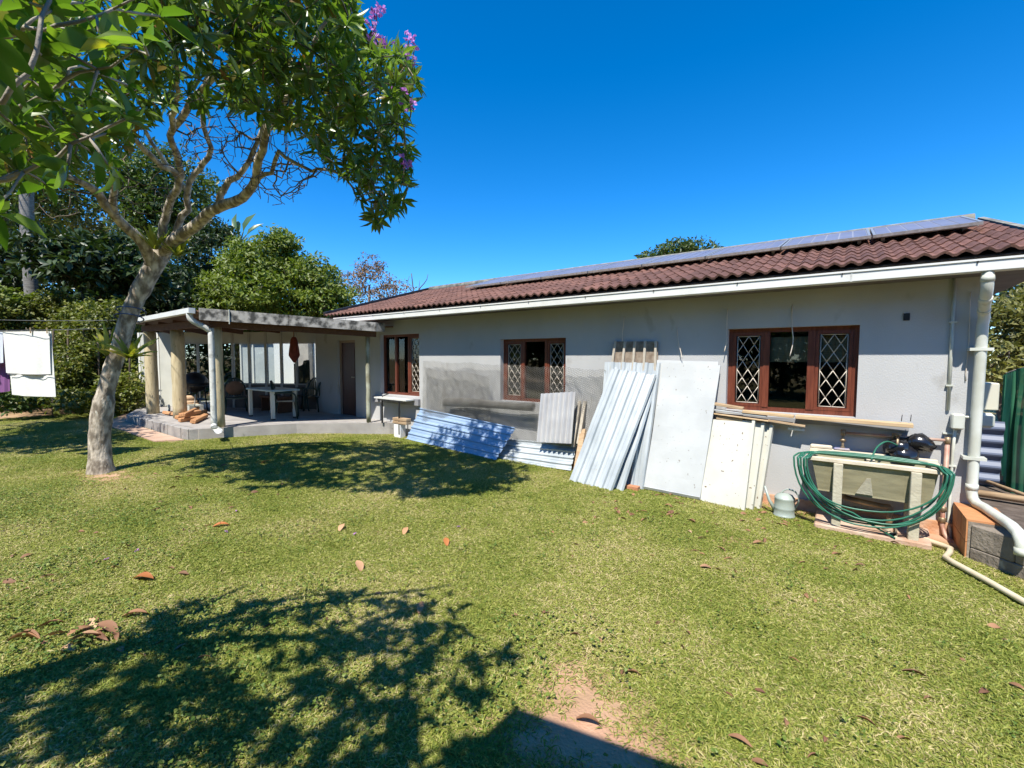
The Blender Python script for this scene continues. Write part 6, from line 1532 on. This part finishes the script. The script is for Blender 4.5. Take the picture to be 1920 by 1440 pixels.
long_hedge("dark thicket filling the gaps behind the tall hedge on the left", q1_, q2_, 3.6, .8, 620, lm_dark, .2, .36)
q1_, q2_ = far(240, 700, 21), far(640, 700, 21); q1_[2] = q2_[2] = .2
long_hedge("dense green bushes behind the outhouse and porch glass", q1_, q2_, 4.2, .8, 620, lm_mid, .18, .32)
long_hedge("green hedge seen through the porch glass beyond the outhouse", (-30, 9.5, .2), (-17.5, 12.5, .2), 3.2, .6, 420, lm_mid, .12, .24)
# hedge along the left, climbing plants over a fence
hb = np.array(gnd(110, 13.2)); hd = thing("hedge", "tall loose hedge of small leaves behind the washing line", "hedge", hb)
hp_ = []
for _ in range(1600):
    px = rng.uniform(-130, 262); top = 560 + 14 * math.sin(px * .05) + (px > 180) * 20; py = 765 - (765 - top) * rng.uniform(0, 1) ** .8
    hp_.append(far(px, py, 13.2 + .5 * math.sin(px * .03 + py * .02) + rng.uniform(-.5, .5) + (765 - py) * .006))
leaves_mesh("foliage", clump_leaves(np.array(hp_), rng.uniform(.16, .34, len(hp_)), 26, .07, .15), QT[1], lm_hedge, hd, hb)
S_ = MB()
for px in range(-120, 260, 28):
    q = far(px, 770, 13.4); S_.tube([q, q + (rng.uniform(-.2, .2), 0, 1.2), q + (rng.uniform(-.4, .4), 0, 2.4)], .025, 5)
S_.build("stems", bark_d, hd)
fp = far(102, 770, 12.3); fp[2] = ground_z(fp[0], fp[1]); tag(MB().tube([fp + (0, 0, -.1), fp + (0, 0, 1.15)], .055, 8).build("fence_post", bark_d, loc=fp), "short dark wooden post in front of the hedge", "post")
shrubs = [(25, 750, 11.8, .5, .35, "low leafy shrub under the white towel", lm_mid), (150, 752, 12.2, .6, .3, "low shrub at the foot of the hedge between towel and trunk", lm_hedge), (225, 740, 13.0, .6, .6, "low shrub right of the leaning trunk below the porch", lm_hedge), (250, 690, 15.5, .9, 1.2, "yellowish shrub against the left end of the porch", lm_hedge), (5, 560, 14.2, .7, .4, "broad leaved plant on top of the hedge at the left edge", lm_bright)]
for px, py, fw, rx, rz, lab, m_ in shrubs:
    c = far(px, py, fw); tree("shrub", lab, "shrub", [(c, rx, rx, rz)], (c[0], c[1], c[2] - rz), 50, 22, .2, .08, .17, m_, wood=False, templ=QT[1])
# grassy bank at the back
q = [far(-400, 600, 60), far(900, 640, 60)]
# ------------------------------------------------------------------ litter on the lawn
litter = leaf_mat("dry_brown_leaf", (0.16, 0.075, 0.04), (0.33, 0.17, 0.085), (0.46, 0.31, 0.18), rough=.7, trans=.1, tcol=(1, 1, 1))
orange_leaf = leaf_mat("orange_dry_leaf", (0.42, 0.12, 0.03), (0.52, 0.20, 0.06), None, rough=.55, trans=.2, tcol=(1, 1, 1))
tan_leaf = leaf_mat("tan_dry_leaf", (0.46, 0.24, 0.12), (0.55, 0.33, 0.19), None, rough=.6, trans=.2, tcol=(1, 1, 1))
def curl_leaf(curl, w, tw):
    V = []; F = []
    for i in range(7):
        s = i / 6; ww = w * math.sin(PI * min(1, .08 + s * .92)) ** .8
        for j in (-1, 0, 1):
            a = curl * j; V.append((ww * math.sin(a) / max(.2, curl) if j else 0, s, ww * (1 - math.cos(a)) / max(.2, curl) + .12 * math.sin(s * 3) + tw * j * s * .1))
    for i in range(6):
        for j in range(2): b = 3 * i + j; F.append((b, b + 1, b + 4, b + 3))
    return np.array(V), F
CL = [curl_leaf(1.1, .22, .3), curl_leaf(1.7, .20, -.4), curl_leaf(.6, .26, .5), curl_leaf(2.2, .16, .2)]
def leaf_me(name, t, m_):
    me = bpy.data.meshes.new(name); me.from_pydata([tuple(v) for v in t[0]], [], t[1]); me.polygons.foreach_set("use_smooth", [True] * len(t[1])); me.update(); me.materials.append(m_); return me
LM = [leaf_me("fallen_leaf", t, litter) for t in CL]
def drop(me, p, size, rz, tilt=0.0, roll=0.0):
    M_ = Matrix.Translation((p[0], p[1], ground_z(p[0], p[1]) + lump(p[0], p[1]) + .012)) @ Matrix.Rotation(rz, 4, 'Z') @ Matrix.Rotation(tilt, 4, 'X') @ Matrix.Rotation(roll, 4, 'Y') @ Matrix.Scale(size, 4)
    return inst("fallen_leaf", me, None, M_)
spec_ = [(252, 1088, .20, -.2, orange_leaf, 0, "bright orange curled leaf at the left of the sunny lawn"), (399, 991, .16, .3, orange_leaf, 0, "orange curled leaf beside dry brown leaves left of the lawn middle"), (677, 1072, .14, 2.2, tan_leaf, 2, "tan upright leaf above the foreground tree shadow"), (838, 1026, .12, 1.9, orange_leaf, 2, "small orange leaf right of the tan leaf"), (636, 997, .12, 1.5, tan_leaf, 2, "small pale tan leaf at the middle of the lawn, left one"), (757, 1004, .12, 1.5, tan_leaf, 2, "small pale tan leaf at the middle of the lawn, right one"), (489, 871, .13, .4, orange_leaf, 2, "orange leaf in the tree shadow in front of the porch"), (1171, 1262, .10, -.3, litter, 0, "single brown leaf lying right of the bare sandy patch"), (1604, 1346, .10, -1.0, litter, 3, "long brown leaf near the bottom right of the lawn"), (1365, 1383, .11, -.7, litter, 1, "tan brown leaf below the lawn middle near the bottom edge"), (1690, 1262, .13, -.5, litter, 3, "long dark twig like leaf on the right of the lawn"), (178, 1188, .15, .2, litter, 0, "large brown leaf at the upper edge of the foreground shadow"), (786, 1155, .11, 1.6, tan_leaf, 2, "reddish tan leaf inside the foreground shadow edge"), (1080, 1352, .13, -.4, litter, 0, "brown leaf lying on the bare sandy patch"), (430, 1425, .01, 0, litter, 0, None)]
for px, py, sz, rz, m_, k, lab in spec_:
    if not lab: continue
    p = gr(px, py); me = leaf_me("fallen_leaf", CL[k], m_); up_ = .35 if k == 2 else rng.uniform(-.1, .15)
    tag(drop(me, p, sz, rz - PI / 2 + .64, up_ * .8, rng.uniform(-.3, .3)), lab, "fallen leaf")
def scatter(n, reg, s0, s1):
    k = 0
    while k < n:
        px, py = rng.uniform(reg[0], reg[2]), rng.uniform(reg[1], reg[3]); p = gr(px, py)
        if lawn_d(p[0], p[1]) <= 0: k += .2; continue
        tag(drop(LM[rng.integers(4)], p, rng.uniform(s0, s1), rng.uniform(0, 6.28), rng.uniform(-.2, .2), rng.uniform(-.6, .6)), "small dry brown leaf lying on the lawn", "fallen leaf", "dry brown leaves scattered over the lawn"); k += 1
scatter(80, (1080, 915, 1520, 985), .04, .10); scatter(40, (1280, 960, 1700, 1080), .04, .10); scatter(34, (0, 960, 420, 1250), .04, .11); scatter(30, (420, 960, 1300, 1200), .03, .07); scatter(26, (1000, 1100, 1900, 1430), .03, .085); scatter(26, (230, 870, 560, 960), .05, .11); scatter(12, (60, 1160, 240, 1230), .12, .2)
for px, py in ((257, 1038), (200, 1054), (424, 1002), (665, 1005), (442, 962), (860, 992)):
    p = gr(px, py); fr_ = leaf_frames(np.tile(p + (0, 0, .03), (5, 1)), rnd_unit(5) * (1, 1, .3) + (0, 0, .2), np.tile((0, 0, 1.0), (5, 1)), np.full(5, .022)); o_ = leaves_mesh("fallen_flower", fr_, pet, flower_m, None, p); tag(o_, "small fallen purple flower lying on the lawn", "flower", "fallen purple flowers on the lawn")
